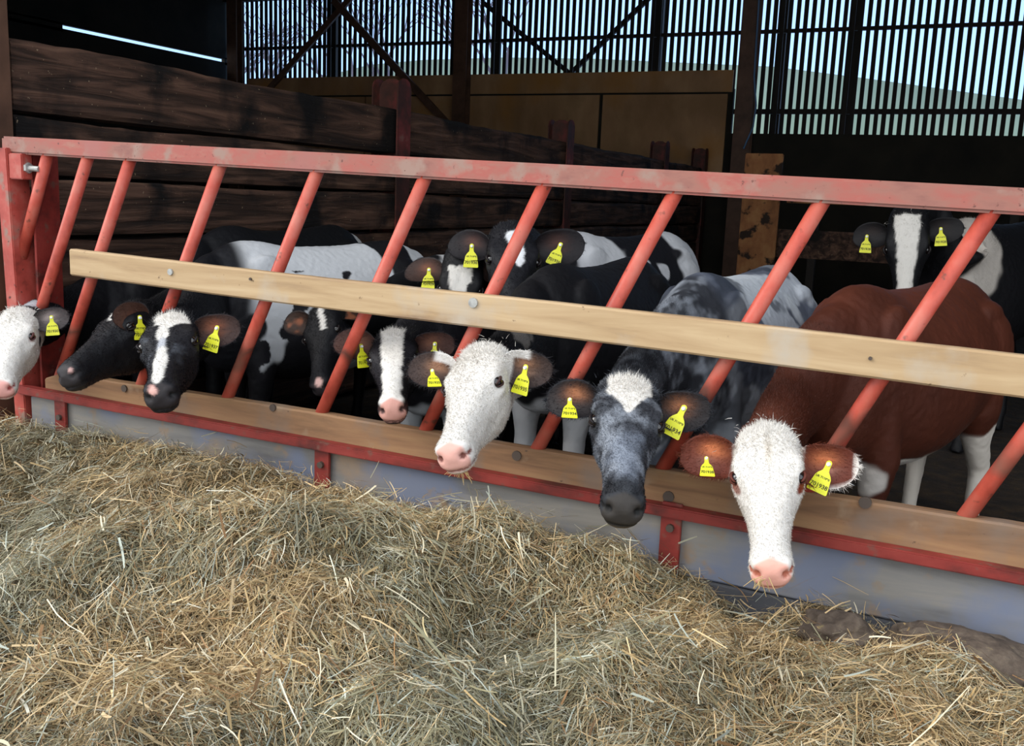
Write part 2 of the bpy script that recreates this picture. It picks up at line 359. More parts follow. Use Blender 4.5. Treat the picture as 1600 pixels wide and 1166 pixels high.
# ------------------------------------------------------------------ feed barrier
bar = empty('feed_barrier', (-1.6, 0, 0)); ox = Vector((1.6, 0, 0))
def P3(x, y, z): return (x+1.6, y, z)
RL, RR = (-3.52, 1.495), (1.0, 1.386)
def rz_(x): return RL[1]+(x-RL[0])*(RR[1]-RL[1])/(RR[0]-RL[0])-.012
MB().beam(P3(RL[0], 0, rz_(RL[0])), P3(RR[0], 0, rz_(RR[0])), .06, .066, bev=.008).build('top_rail', M['red_rail'], bar)
tops = [(-3.293, -3.47, 1.04)]
for k, xt in enumerate([-3.076, -2.859, -2.429, -2.010, -1.592, -1.174, -.768, -.363, .049, .456, .87]): tops.append((xt, None, .47))
for xt, xb, zb in tops:
    zt = rz_(xt)-.03
    if xb is None: xb = xt-.483*(zt-zb)
    MB().cyl(P3(xb, .0, zb), P3(xt, .0, zt+.005), .0225, 20).build('slanted_bar', M['bar_red'], bar, smooth=False)
for o in bar.children:
    if o.name.startswith('slanted_bar'):
        o.data.polygons.foreach_set('use_smooth', np.array([len(p.vertices) == 4 for p in o.data.polygons]))
BL = lambda x: .515+(x+3.45)*(-.052/3.65)       # bottom rail height along the fence
br_ = MB(); br_.beam(P3(-3.47, -.055, BL(-3.47)-.018), P3(1.0, -.055, BL(1.0)-.018), .045, .008).beam(P3(-3.47, -.052, BL(-3.47)-.002), P3(1.0, -.052, BL(1.0)-.002), .006, .036)
br_.b.free(); br_ = MB()
br_.beam(P3(-3.47, -.052, BL(-3.47)-.010), P3(1.0, -.052, BL(1.0)-.010), .045, .033, bev=.004).build('bottom_rail', M['red_dark'], bar)
for x in (-3.225, -1.95, -.70, .56):
    s = MB().box(P3(x, -.048, .32), (.062, .012, .34), bev=.002).build('strap', M['red_dark'], bar)
    MB().cyl(P3(x, -.054, .415), P3(x, -.066, .415), .012, 8).build('strap_bolt', M['bolt_dark'], s)
e = MB(); e.box(P3(-3.475, 0.0, .76), (.065, .10, 1.42), rot=Matrix.Rotation(-.035, 3, 'Y'), bev=.004)
end = e.build('end_post', M['red'], bar)
MB().box(P3(-3.40, .07, .76), (.012, .12, 1.42)).build('end_plate', M['red_dark'], bar)
bk = MB().box(P3(-3.425, -.02, 1.40), (.075, .05, .10), bev=.004).build('bracket', M['red'], bar)
MB().cyl(P3(-3.39, -.02, 1.395), P3(-3.32, -.02, 1.392), .011, 10).cyl(P3(-3.395, -.02, 1.395), P3(-3.375, -.02, 1.395), .021, 6).build('bracket_bolt', M['bolt'], bk)
tag(bar, 'red slanted-bar feed barrier along the front of the calf pen', 'feed barrier')
def wooden(name, x0, x1, z0a, z0b, z1a, z1b, y0, y1, m, label, cat, wob=.003, seed=1, endround=False):
    r = random.Random(seed); n = 60; V = []; bev = .006
    for k in range(n+1):
        t = k/n; x = x0+(x1-x0)*t; a = z0a+(z0b-z0a)*t; b = z1a+(z1b-z1a)*t
        w = [wob*math.sin(t*11+seed)+r.uniform(-.3, .3)*wob for _ in range(2)]
        if endround and t < .03:
            q = 1-t/.03; b -= .03*q*q; a += .012*q*q
        V += [(x, y0+bev, a+w[0]), (x, y1-bev, a+w[0]), (x, y1, a+w[0]+bev), (x, y1, b+w[1]-bev), (x, y1-bev, b+w[1]), (x, y0+bev, b+w[1]), (x, y0, b+w[1]-bev), (x, y0, a+w[0]+bev)]
    Fq = [(8*k+j, 8*k+8+j, 8*k+8+(j+1) % 8, 8*k+(j+1) % 8) for k in range(n) for j in range(8)]+[tuple(range(8)), tuple(8*n+j for j in range(7, -1, -1))]
    return tag(raw_mesh(name, V, Fq, m), label, cat)
beamo = wooden('timber_rail', -3.122, 1.05, .99, .896, 1.092, 1.004, -.065, -.025, M['pine'], 'pale squared timber rail bolted across the slanted bars', 'wooden rail', .002, 2)
for (px, py, r_) in ((267, 425, .012), (740, 473, .016), (392, 436, .005), (1360, 560, .005)):
    p = at(px, py, Y=-.065)
    MB().cyl((p[0], -.064, p[2]), (p[0], -.071, p[2]), r_, 10).build('bolt_head', M['bolt'] if r_ > .01 else M['bolt_dark'], beamo)
tb = wooden('trough_board', -3.33, 1.05, .50, .44, .592, .570, -.03, .02, M['trough_top'], 'brown timber board along the top of the feed trough side', 'board', .003, 5, True)
for (px, py, r_) in ((195, 607, .014), (427, 637, .013), (808, 712, .016), (1045, 776, .017), (1352, 785, .017)):
    p = at(px, py, Y=-.03)
    MB().cyl((p[0], -.029, p[2]), (p[0], -.036, p[2]), r_, 12).build('bolt_head', M['bolt_dark'], tb)
wooden('kick_board', -3.41, 1.05, .30, .245, .505, .455, -.035, .015, M['trough_low'], 'grey weathered board under the red bottom rail of the barrier', 'board', .002, 8, True)
wooden('base_board', -3.41, 1.05, .0, .0, .297, .242, -.03, .02, M['trough_base'], 'darker grey lowest board of the trough, partly buried in hay', 'board', .002, 9)

# ------------------------------------------------------------------ hay
HX = [-6, -3.65, -3.1, -2.6, -2.2, -2, -1.75, -1.5, -1.12, -.85, -.6, -.45, -.25, -.06, .1, .26, 2]
HZ = [.40, .345, .335, .385, .345, .325, .33, .30, .27, .29, .27, .19, .225, .19, .11, .10, .10]
def bump_at(px, py, z): p = at(px, py, Z=z); return p[0], p[1]
MOUNDS = [(*bump_at(520, 880, .36), .34, .13), (*bump_at(400, 930, .3), .3, .07), (*bump_at(760, 850, .33), .22, .05), (*bump_at(900, 900, .3), .25, .06), (*bump_at(1000, 1060, .3), .25, .06),
          (*bump_at(230, 760, .35), .25, .06), (*bump_at(60, 700, .35), .2, .05), (*bump_at(120, 960, .3), .3, .08), (*bump_at(590, 1000, .33), .2, .06), (*bump_at(1290, 980, .2), .12, .045),
          (*bump_at(750, 1000, .3), .18, -.05), (*bump_at(330, 860, .3), .14, -.06), (*bump_at(1450, 1090, .15), .16, .04), (*bump_at(1300, 1100, .2), .3, .04)]
def hay_h(x, y):
    x = np.asarray(x, float); y = np.asarray(y, float); P = np.stack([x, y, np.zeros_like(x)], 1)
    b = np.interp(x, HX, HZ); far = np.interp(x, [-6, -3, -1.5, -.5, .5, 2], [.33, .31, .31, .28, .24, .22])
    w = np.clip(-y/.45, 0, 1); w = w*w*(3-2*w)
    h = b*(1-w)+far*w
    for (mx, my, r, a) in MOUNDS: h = h+1.35*a*np.exp(-(((x-mx)**2+(y-my)**2)/(r*r)))
    h = h+np.clip(-y/.15, .25, 1)*(.055*fbm(P, 3.2, 3, 2)+.048*(np.abs(fbm(P, 6, 9, 2))-.15)+.012*fbm(P, 18, 14, 2))
    edge = np.clip((y+2.45)/.5, 0, 1)
    return np.maximum(h*edge, .005)
gx = np.arange(-5.4, 1.6, .02); gy = np.arange(-2.5, -.025, .02)
GX, GY = np.meshgrid(gx, gy); hz = hay_h(GX.ravel(), GY.ravel())-.012
V = np.stack([GX.ravel(), GY.ravel(), hz], 1); nx, ny = len(gx), len(gy)
ii = (np.arange(ny-1)[:, None]*nx+np.arange(nx-1)[None]).ravel()
Fh = np.stack([ii, ii+1, ii+1+nx, ii+nx], 1)
def hay_tint(x, y):
    P = np.stack([x, y, np.zeros_like(x)], 1); return fbm(P, 1.7, 21, 3), fbm(P, 5, 31, 2)
mk0 = np.exp(-(((V[:, 0]-.16)/.45)**2+((V[:, 1]+.20)/.23)**2)).clip(0, 1)[:, None]
C0 = np.array(s2l('4e4128'))*(1-mk0)+np.array(s2l('564a40'))*mk0
haybase = raw_mesh('hay_heap', V, Fh, M['straw'], smooth=True, colors=C0)
tag(haybase, 'loose heap of dry hay piled along the feed barrier', 'hay', kind='stuff')
def strands(n, xr, yr, seed, lm, wm, lift):
    r = np.random.default_rng(seed)
    x = r.uniform(*xr, n*3); y = -.035-r.random(n*3)**1.0*(-yr)
    # keep what a camera near the photograph's could see
    Q = np.stack([x, y, np.full(n*3, .3)], 1)-CAM
    zc = Q@VF; u = 800+F*(Q@VR)/zc; v = 583-F*(Q@VU)/zc
    ok = (zc > .3) & (u > -350) & (u < 1950) & (v < 1500) & (v > 400)
    dens = np.clip(1.0/(zc**2)*6, .35, 2.2)/2.2
    ok &= r.random(n*3) < dens
    mk = np.exp(-(((x-.16)/.45)**2+((y+.20)/.23)**2)); ok &= r.random(n*3) > np.clip(1.35*mk, 0, .97)
    x, y = x[ok][:n], y[ok][:n]; n = len(x)
    z = hay_h(x, y)+r.exponential(lift, n)-.006
    P = np.stack([x, y, z], 1)
    # locally combed direction + scatter
    P2 = np.stack([x, y, np.zeros(n)], 1)
    az = fbm(P2, 4, 41, 2)*3.0+r.normal(0, .8, n)
    el = r.normal(0.05, .30, n)
    d = np.stack([np.cos(az)*np.cos(el), np.sin(az)*np.cos(el), np.sin(el)], 1)
    # follow the slope
    e = .03; gxs = (hay_h(x+e, y)-hay_h(x-e, y))/(2*e); gys = (hay_h(x, np.minimum(y+e, -.03))-hay_h(x, y-e))/(2*e)
    d[:, 2] += (d[:, 0]*gxs+d[:, 1]*gys)*.85; d /= np.linalg.norm(d, axis=1)[:, None]
    side = np.cross(d, np.stack([r.normal(0, .5, n), r.normal(0, .5, n), np.ones(n)], 1)); side /= np.linalg.norm(side, axis=1)[:, None]
    up = np.cross(side, d)
    L = lm*np.exp(r.normal(0, .45, n)); wd = wm*np.exp(r.normal(0, .45, n)); bend = r.normal(0, .10, n); bend2 = r.normal(0, .09, n)
    vs = []
    for k in range(4):
        t = k/3-.5; c = P+d*(t*L)[:, None]+side*((t*t-.12)*bend*L)[:, None]*1.6+up*((.12-t*t)*bend2*L)[:, None]*1.6
        ww = wd*(1, 1, .9, .55)[k]
        vs += [c-side*ww[:, None]/2, c+side*ww[:, None]/2]
    V = np.stack(vs, 1)
    V[:, :, 1] = np.minimum(V[:, :, 1], -.037)
    V = V.reshape(-1, 3)
    b = np.arange(n)[:, None]*8
    Fc = np.concatenate([b+np.array([[2*k, 2*k+1, 2*k+3, 2*k+2]]) for k in range(3)], 1).reshape(-1, 4)
    pal = np.array([s2l(h) for h in ('ae9468', 'c4aa80', '8e8464', 'a8a288', 'd6caac', '7e7a60', 'b6baaa', '8a6844', 'd4ceba')])
    t1, t2 = hay_tint(x, y)
    wts = np.array([.22, .16, .17, .12, .09, .10,   .06, .06, .015])[None]*np.ones((n, 1))
    wts[:, [0, 1, 7]] *= np.clip(1+1.9*t1, .2, 3)[:, None]; wts[:, [3, 5, 6, 2]] *= np.clip(1-1.7*t1, .2, 3)[:, None]
    cw = np.cumsum(wts, 1); cw /= cw[:, -1:]; idx = (r.random(n)[:, None] > cw).sum(1).clip(0, 8)
    c = pal[idx]*np.exp(r.normal(0, .22, n))[:, None]*(1+.20*t2)[:, None]*(1+.18*fbm(P2, 2.3, 77, 2))[:, None]
    return V, Fc, np.repeat(c, 8, 0)
for (n, lm, wm, lift, seed) in ((330000, .038, .0012, .008, 1), (36000, .060, .0022, .018, 2), (1500, .095, .0030, .022, 3)):
    V, Fc, C = strands(n, (-5.2, 1.4), -2.0, seed, lm, wm, lift)
    o = raw_mesh('hay_strands', V, Fc, M['straw'], haybase, smooth=False, colors=np.clip(C, 0, 1)); o['kind'] = 'stuff'
# clods of soil at the right end of the heap
def clod(px, py, z, sx, sy, sz, seed, label):
    p = at(px, py, Z=z); b = bmesh.new(); bmesh.ops.create_icosphere(b, subdivisions=5, radius=1.0)
    co_ = np.array([v.co[:] for v in b.verts]); n_ = 1+.22*fbm(co_, 1.6, seed, 4)
    for v, k in zip(b.verts, n_): v.co = Vector((v.co.x*sx*k, v.co.y*sy*k, v.co.z*sz*k))
    me = bpy.data.meshes.new('soil_clod'); b.to_mesh(me); b.free(); me.polygons.foreach_set('use_smooth', np.ones(len(me.polygons), bool))
    me.materials.append(M['soil']); o = bpy.data.objects.new('soil_clod', me); COL.objects.link(o); h = float(hay_h([p[0]], [p[1]])[0])
    o.location = (p[0], p[1], h+.030); tag(o, label, 'clod of muck', 'dark clods at the right end of the hay')
M['soil'] = nmat('muck', [(0.3, '3e352e'), (0.5, '5a4e44'), (0.7, '75685a')], (18, 18, 18), rough=0.95, bump=1.0, bdist=.012, spots=[(35, .66, .74, '857650')])
clod(1305, 1030, .2, .085, .065, .06, 1, 'grey brown clod of muck in the hay, leftmost and smallest of its kind')
clod(1440, 1020, .18, .06, .05, .08, 2, 'upright dark clod of muck close against the trough board')
clod(1500, 1090, .17, .19, .13, .065, 3, 'broad flat clod of muck nearest the lower right corner')
clod(1550, 1035, .15, .22, .09, .075, 4, 'long dark clod of muck along the board at the right edge')
# ------------------------------------------------------------------ cattle
def lerp_sections(tab, xs):
    tab = np.array(tab, float); out = [xs]
    # smooth interpolation (Catmull-like through cubic hermite)
    X = tab[:, 0]
    for j in range(1, tab.shape[1]):
        Y = tab[:, j]; m = np.gradient(Y, X)
        k = np.clip(np.searchsorted(X, xs)-1, 0, len(X)-2); h = X[k+1]-X[k]; t = (xs-X[k])/h
        out.append((2*t**3-3*t**2+1)*Y[k]+(t**3-2*t**2+t)*h*m[k]+(-2*t**3+3*t**2)*Y[k+1]+(t**3-t**2)*h*m[k+1])
    return np.stack(out, 1)
def loft(rings):
    n = len(rings[0]); V = np.concatenate(rings); m = len(rings)
    Fq = [(n*k+j, n*k+(j+1) % n, n*k+n+(j+1) % n, n*k+n+j) for k in range(m-1) for j in range(n)]
    c0 = len(V); V = np.concatenate([V, [np.mean(rings[0], 0)], [np.mean(rings[-1], 0)]])
    Fq += [(c0, (j+1) % n, j) for j in range(n)]+[(c0+1, n*(m-1)+j, n*(m-1)+(j+1) % n) for j in range(n)]
    return V, Fq
TH = np.linspace(0, 2*np.pi, 36, endpoint=False)
def spw(v, p): return np.sign(v)*np.abs(v)**p
# x, top, bottom, half width, height of widest, top exponent, lower narrowing
HEAD = [(-.105, .030, -.060, .030, -.01, 2.0, 1.0), (-.09, .062, -.095, .060, .0, 2.0, 1.0), (-.055, .090, -.115, .080, .01, 2.2, .95), (-.02, .101, -.125, .088, .02, 2.3, .9),
        (.03, .098, -.132, .090, .03, 2.5, .82), (.08, .092, -.138, .094, .032, 2.6, .74), (.12, .086, -.136, .094, .03, 2.6, .70), (.16, .078, -.126, .083, .022, 2.5, .70),
        (.20, .070, -.108, .068, .012, 2.4, .74), (.25, .063, -.090, .0565, .004, 2.3, .82), (.30, .057, -.078, .050, .0, 2.3, .9), (.34, .052, -.072, .051, -.004, 2.3, .95),
        (.37, .047, -.069, .055, -.008, 2.4, .95), (.395, .038, -.065, .0545, -.010, 2.4, .95), (.412, .024, -.057, .046, -.012, 2.3, 1.0), (.422, .006, -.044, .030, -.014, 2.2, 1.0)]
def head_mesh():
    xs = np.linspace(-.105, .422, 60); T = lerp_sections(HEAD, xs); R = []
    for (x, zt, zb, w, zm, ex, nr) in T:
        c, s = np.cos(TH), np.sin(TH); y = spw(c, 2/ex)*w
        lo = s < 0; z = np.where(lo, zm+spw(s, 2/2.1)*(zm-zb), zm+spw(s, 2/ex)*(zt-zm))
        y = np.where(lo, y*(1-(1-nr)*np.clip(-s, 0, 1)**1.2), y)
        R.append(np.stack([np.full_like(y, x), y, z], 1))
    return loft(R)
BODY = [(-.64, .98, .80, .045), (-.61, 1.02, .66, .12), (-.54, 1.05, .58, .175), (-.44, 1.085, .54, .205), (-.30, 1.08, .52, .215), (-.15, 1.065, .49, .235), (.02, 1.06, .47, .245),
        (.18, 1.065, .47, .228), (.30, 1.085, .49, .195), (.42, 1.075, .52, .165), (.52, 1.02, .56, .135), (.585, .93, .66, .075)]
def body_parts(h):
    out = []; xs = np.linspace(-.64, .585, 44); k = h/1.09
    R = []
    for (x, zt, zb, w) in lerp_sections(BODY, xs):
        zm = zb+(zt-zb)*.48; c, s = np.cos(TH), np.sin(TH)
        y = spw(c, .92)*w; y = np.where(s > 0, y*(1-.30*np.clip(s, 0, 1)**2), y); z = np.where(s > 0, zm+s*(zt-zm), zm+spw(s, .9)*(zm-zb))
        R.append(np.stack([np.full_like(y, x), y, z*k], 1))
    out.append(loft(R))
    for sg in (-1, 1):
        for c, r in (((-.39, .125, .965), (.10, .05, .055)), ((.31, .115, .86), (.13, .050, .18)), ((.36, .11, .70), (.10, .06, .12)), ((-.42, .14, .80), (.15, .075, .19))):
            b = bmesh.new(); bmesh.ops.create_uvsphere(b, u_segments=20, v_segments=14, radius=1)
            V = np.array([v.co[:] for v in b.verts])*r+np.array((c[0], sg*c[1], c[2]*k)); Fq = [tuple(v.index for v in f.verts) for f in b.faces]; b.free(); V[:, 2] = V[:, 2]
            out.append((V, Fq))
    return out
def tube(pts, radii, n=20, upv=(0, 0, 1)):
    pts = [np.array(p, float) for p in pts]; R = []
    for i, p in enumerate(pts):
        t = pts[min(i+1, len(pts)-1)]-pts[max(i-1, 0)]; t = t/np.linalg.norm(t)
        u = np.array(upv, float); u = u-t*(u@t)
        if np.linalg.norm(u) < .15: u = np.array((1., 0, 0))-t*t[0]
        u /= np.linalg.norm(u); s = np.cross(t, u); a, b = radii[i] if isinstance(radii[i], tuple) else (radii[i],)*2
        th = np.linspace(0, 2*np.pi, n, endpoint=False)
        R.append(p+np.outer(np.cos(th)*b, s)+np.outer(np.sin(th)*a, u))
    V, Fq = loft(R); return V, Fq
def leg_parts(k):
    out = []
    for sg in (-1, 1):
        out.append(tube([(.36, sg*.07, .84*k), (.36, sg*.10, .72*k), (.33, sg*.115, .54*k), (.34, sg*.11, .42*k), (.345, sg*.11, .33*k), (.34, sg*.11, .29*k), (.34, sg*.11, .15*k), (.345, sg*.11, .10*k), (.365, sg*.11, .05*k), (.375, sg*.11, 0.005)],
                        [.04, .08, .065, .045, .043, .036, .028, .034, .034, .044], upv=(1, 0, 0)))
        out.append(tube([(-.42, sg*.07, .92*k), (-.42, sg*.12, .78*k), (-.40, sg*.13, .62*k), (-.46, sg*.125, .48*k), (-.525, sg*.12, .385*k), (-.525, sg*.12, .33*k), (-.50, sg*.12, .16*k), (-.49, sg*.12, .10*k), (-.47, sg*.12, .05*k), (-.46, sg*.12, 0.005)],
                        [(.06, .04), (.14, .088), (.11, .08), (.062, .045), (.05, .038), (.042, .034), (.03, .028), (.036, .036), (.036, .034), (.045, .042)], upv=(1, 0, 0)))
    out.append(tube([(-.57, 0, .985*k), (-.635, 0, .955*k), (-.67, 0, .85*k), (-.68, 0, .65*k), (-.67, 0, .48*k)], [.030, .024, .019, .016, .02]))
    return out
def frame(P, N, L, hint):
    """head frame from poll point P to nose point N (unit length scale L/.44)"""
    w = (N-P)/np.linalg.norm(N-P); u = hint-w*(hint@w); u /= np.linalg.norm(u)
    f = np.array((.43, 0, -.085)); f /= np.linalg.norm(f); e2 = np.array((.085, 0, .43)); e2 /= np.linalg.norm(e2)
    # columns: images of local x,y,z ; local x = f.x*f + e2.x*e2
    ex = f[0]*w+e2[0]*u; ez = f[2]*w+e2[2]*u; ey = np.cross(ez, ex)
    s = L/.4383; A = np.stack([ex, ey, ez], 1)*s
    return A, P-A@np.array((-.02, 0, .10))
def ear_mesh(sg):
    """left ear (sg=1) in an ear frame: x outward, y across, z opening"""
    n, m = 26, 15; top = []; 
    for i in range(n+1):
        t = i/n; w = .052*(max(0, 1-abs((t-.50)/.50)**2.4))**.55; w = max(w, .017*(1-t)) 
        if t > .999: w = .002
        row = []
        for j in range(m):
            v = j/(m-1)*2-1; cup = .95*(1-.72*t)+.12
            a = v*cup*1.15
            yy = w*math.sin(a)/math.sin(min(1.15*cup, 1.5)) if cup > .05 else w*v
            zz = w*(1-math.cos(a))*1.15-.012*t*t
            row.append((t*.150-.012, yy-.006*math.sin(t*math.pi), zz-.018*(1-t)**2))
        top.append(row)
    V = [p for r in top for p in r]; nv = len(V)
    th = .0035; V += [(x, y*(1+.0/max(1, 1)), z-th*(1-abs(j/(m-1)*2-1)**4)) for r in top for j, (x, y, z) in enumerate(r)]
    Fq = []
    for i in range(n):
        for j in range(m-1):
            a = i*m+j; Fq.append((a, a+m, a+m+1, a+1)); Fq.append((nv+a, nv+a+1, nv+a+m+1, nv+a+m))
        a = i*m; Fq.append((a, nv+a, nv+a+m, a+m)); a = i*m+m-1; Fq.append((a, a+m, nv+a+m, nv+a))
    for j in range(m-1):
        a = n*m+j; Fq.append((a, nv+a, nv+a+1, a+1))
    inner = np.array([1.0]*nv+[0.0]*nv); tt = np.array([i/n for i in range(n+1) for j in range(m)]*2); vv = np.array([j/(m-1)*2-1 for i in range(n+1) for j in range(m)]*2)
    return np.array(V), Fq, inner, tt, vv
def gauss(p, c, r): return np.exp(-(((p-np.array(c))/np.array(r))**2).sum(1))
def sstep(v, a, b): t = np.clip((v-a)/(b-a), 0, 1); return t*t*(3-2*t)
TAGV = [(-.008, 0), (-.0075, .006), (-.003, .010), (.003, .010), (.0075, .006), (.008, 0), (.0075, -.010), (.009, -.020), (.018, -.030), (.0225, -.038), (.029, -.078), (.027, -.082), (-.027, -.082), (-.029, -.078), (-.0225, -.038), (-.018, -.030), (-.009, -.020), (-.0075, -.010)]
TXT = {}
def text_mesh(s, size):
    if (s, size) not in TXT:
        c = bpy.data.curves.new('tag_text', 'FONT'); c.body = s; c.size = size; c.align_x = 'CENTER'; c.offset = .00022
        o = bpy.data.objects.new('tag_text', c); COL.objects.link(o)
        bpy.context.view_layer.update(); dg = bpy.context.evaluated_depsgraph_get()
        TXT[(s, size)] = bpy.data.meshes.new_from_object(o.evaluated_get(dg)); bpy.data.objects.remove(o)
        TXT[(s, size)].materials.clear(); TXT[(s, size)].materials.append(M['tagink'])
    return TXT[(s, size)]
def ear_tag(parent, pos, nrm, down, num, scale=1.0, stud=True, text=True, small=False, label=None):
    z = nrm/np.linalg.norm(nrm); y = -(down-z*(down@z)); y /= np.linalg.norm(y); x = np.cross(y, z); A = np.stack([x, y, z], 1)*scale
    n = len(TAGV); V = []
    for zz in (-.0009, .0009):
        for (a, b) in TAGV: V.append((a, b, zz+ (b+.02)**2*2.0*(1 if b < -.02 else 0)))
    # subdivide the flag lengthwise is not needed: slight curl through the lower edge
    V = np.array(V)@A.T+pos
    Fq = [tuple(range(n-1, -1, -1)), tuple(range(n, 2*n))]+[(k, (k+1) % n, n+(k+1) % n, n+k) for k in range(n)]
    o = raw_mesh('ear_tag', V, Fq, M['tag'], parent)
    if stud:
        q = MB(); c = pos+z*.004*scale; q.cyl(c-z*.004, c+z*.004*scale, .0065*scale, 12, .0045*scale); q.build('tag_stud', M['stud'], o)
    if text:
        for (s, sz, yy) in ((('UK 711090', .0085, -.042),) if not small else ())+((num, .0165, -.068),):
            t = bpy.data.objects.new('tag_number', text_mesh(s, sz)); COL.objects.link(t); t.parent = o
            mm = Matrix.Identity(4)
            for i in range(3):
                for j in range(3): mm[i][j] = A[i][j]
                mm[i][3] = (pos+A@np.array((0, yy, .0022+(yy+.02)**2*2.0+.0009)))[i]
            t.matrix_local = mm
    return o
CALVES = []
def calf(name, label, poll, nose, Yp, s, hint, shoulder, rump, h, paint, vox=.0075, near=True, ears=({}, {}), tags=(), side=1, bs=1.0, fur=0, necklift=.06, tuft='ffffff', ntuft=60, body=True, eyes=(1, -1), earpaint=None, nose_far=False, nd=None, cat='calf', group='calves at the feed barrier', eyecol=None):
    P = at(*poll, Y=Yp); L = .4383*s
    # nose point along its sight line at distance L from the poll
    d = at(*nose, Y=5.0)-CAM; d /= np.linalg.norm(d); m = (P-CAM)@d; disc = L*L-((P-CAM)@(P-CAM)-m*m)
    if disc < 0: t = m; L = np.linalg.norm(CAM+d*m-P); s = L/.4383
    else: t = m+(1 if nose_far else -1)*math.sqrt(disc)
    Np = CAM+d*t
    toc = CAM-P; toc /= np.linalg.norm(toc); vr = np.cross(-toc, (0, 0, 1)); vr /= np.linalg.norm(vr); vu = np.cross(vr, -toc)
    A, O = frame(P, Np, L, hint[0]*vr+hint[1]*vu+hint[2]*toc)
    toW = lambda p: np.asarray(p)@A.T+O
    Ai = np.linalg.inv(A); toH = lambda p: (p-O)@Ai.T
    parts = []
    V, Fq = head_mesh(); parts.append((toW(V), Fq))
    # body frame
    sh = np.array(shoulder, float); rp = np.array(rump, float); fw = (sh-rp)/np.linalg.norm(sh-rp); ang = math.atan2(fw[1], fw[0])
    c, sn = math.cos(ang), math.sin(ang); base = np.array((sh[0]-fw[0]*.30*bs, sh[1]-fw[1]*.30*bs, 0))
    B = np.array([[c*bs, -sn*bs, 0], [sn*bs, c*bs, 0], [0, 0, 1.0]])
    toBW = lambda p: np.asarray(p)@B.T+base
    Bi = np.linalg.inv(B); toB = lambda p: (p-base)@Bi.T
    k = h/1.09
    if body:
        for V, Fq in body_parts(h)+leg_parts(k): parts.append((toBW(V), Fq))
    # neck
    a = toBW((.30, 0, .82*k)); b = toBW((.50, 0, .83*k)); e = toW((-.02, 0, -.02)); e2 = toW((.06, 0, -.03))
    back = toW((-.17, 0, -.10)); mid = (b*.35+back*.65); mid[2] = mid[2]*.8+(b[2]*.5+back[2]*.5+necklift)*.2
    ctrl = [a, b, mid, e, e2]; pts = []; rr = []
    rad = [(.24*k, .13), (.205*k, .105), (.130*s, .083*s), (.10*s, .078*s), (.075*s, .06*s)]
    cc = [ctrl[0]*2-ctrl[1]]+ctrl+[ctrl[-1]*2-ctrl[-2]]; ra = [rad[0]]+rad+[rad[-1]]
    for i in range(1, len(cc)-2):
        for q in range(7):
            t = q/7; p0, p1, p2, p3 = cc[i-1], cc[i], cc[i+1], cc[i+2]
            pts.append(.5*((2*p1)+(-p0+p2)*t+(2*p0-5*p1+4*p2-p3)*t*t+(-p0+3*p1-3*p2+p3)*t**3)); tt = t*t*(3-2*t)
            rr.append(tuple(ra[i][j]*(1-tt)+ra[i+1][j]*tt for j in (0, 1)))
    pts.append(cc[-2]); rr.append(ra[-1])
    nup = np.array((0, 0, 1.0))*.7+A[:, 2]/np.linalg.norm(A[:, 2])*.5
    parts.append(tube(pts, rr, 28, nup))
    AV, AF, off = [], [], 0
    for V, Fq in parts:
        AV.append(V); AF += [tuple(i+off for i in f) for f in Fq]; off += len(V)
    me = bpy.data.meshes.new('tmp'); me.from_pydata(np.concatenate(AV).tolist(), [], AF); me.update()
    b_ = bmesh.new(); b_.from_mesh(me); bmesh.ops.recalc_face_normals(b_, faces=b_.faces); b_.to_mesh(me); b_.free()
    o = bpy.data.objects.new('tmp', me); COL.objects.link(o)
    md = o.modifiers.new('r', 'REMESH'); md.mode = 'VOXEL'; md.voxel_size = vox
    md = o.modifiers.new('s', 'SMOOTH'); md.factor = .5; md.iterations = 16 if near else 10
    dg = bpy.context.evaluated_depsgraph_get(); ev = o.evaluated_get(dg); m2 = ev.to_mesh()
    nv = len(m2.vertices); V = np.empty(nv*3); m2.vertices.foreach_get('co', V); V = V.reshape(-1, 3); Nn = np.empty(nv*3); m2.vertices.foreach_get('normal', Nn); Nn = Nn.reshape(-1, 3)
    Fc = np.empty(len(m2.loops), np.int32); m2.loops.foreach_get('vertex_index', Fc)
    assert len(Fc) == 4*len(m2.polygons); Fc = Fc.reshape(-1, 4).copy()
    ev.to_mesh_clear(); bpy.data.objects.remove(o)
    # facial modelling in head space
    H = toH(V); Nh = Nn@(A/s)
    inh = (H[:, 0] > -.14) & (H[:, 0] < .46) & (np.abs(H[:, 1]) < .14) & (np.abs(H[:, 2]) < .19)
    dsp = np.zeros(nv)
    for sg in (-1, 1):
        dsp += .010*gauss(H, (.095, sg*.088, .072), (.040, .022, .020))       # brow
        dsp += .006*gauss(H, (.135, sg*.092, .018), (.035, .022, .012))       # cheek bone
        dsp -= .012*gauss(H, (.122, sg*.098, .046), (.020, .020, .014))       # socket
        dsp -= .006*gauss(H, (.175, sg*.070, .045), (.035, .020, .022))       # hollow before the eye
        dsp += .006*gauss(H, (.120, sg*.075, -.080), (.050, .025, .040))      # jaw muscle
        dsp -= .006*gauss(H, (.215, sg*.060, -.050), (.035, .020, .025))
        dsp -= .018*gauss(H, (.404, sg*.034, .004), (.015, .0095, .011))      # nostril
        dsp -= .007*gauss(H, (.392, sg*.046, .004), (.012, .010, .007))
        dsp += .005*gauss(H, (.388, sg*.036, .022), (.020, .016, .010))
        dsp -= .0055*gauss(H, (.370, sg*.056, -.034), (.055, .02, .0055))     # mouth corner line
    dsp -= .005*gauss(H, (.415, 0, -.038), (.03, .045, .0055))
    dsp += .004*gauss(H, (.0, 0, .10), (.04, .045, .03)) - .003*gauss(H, (.10, 0, .095), (.05, .02, .03))
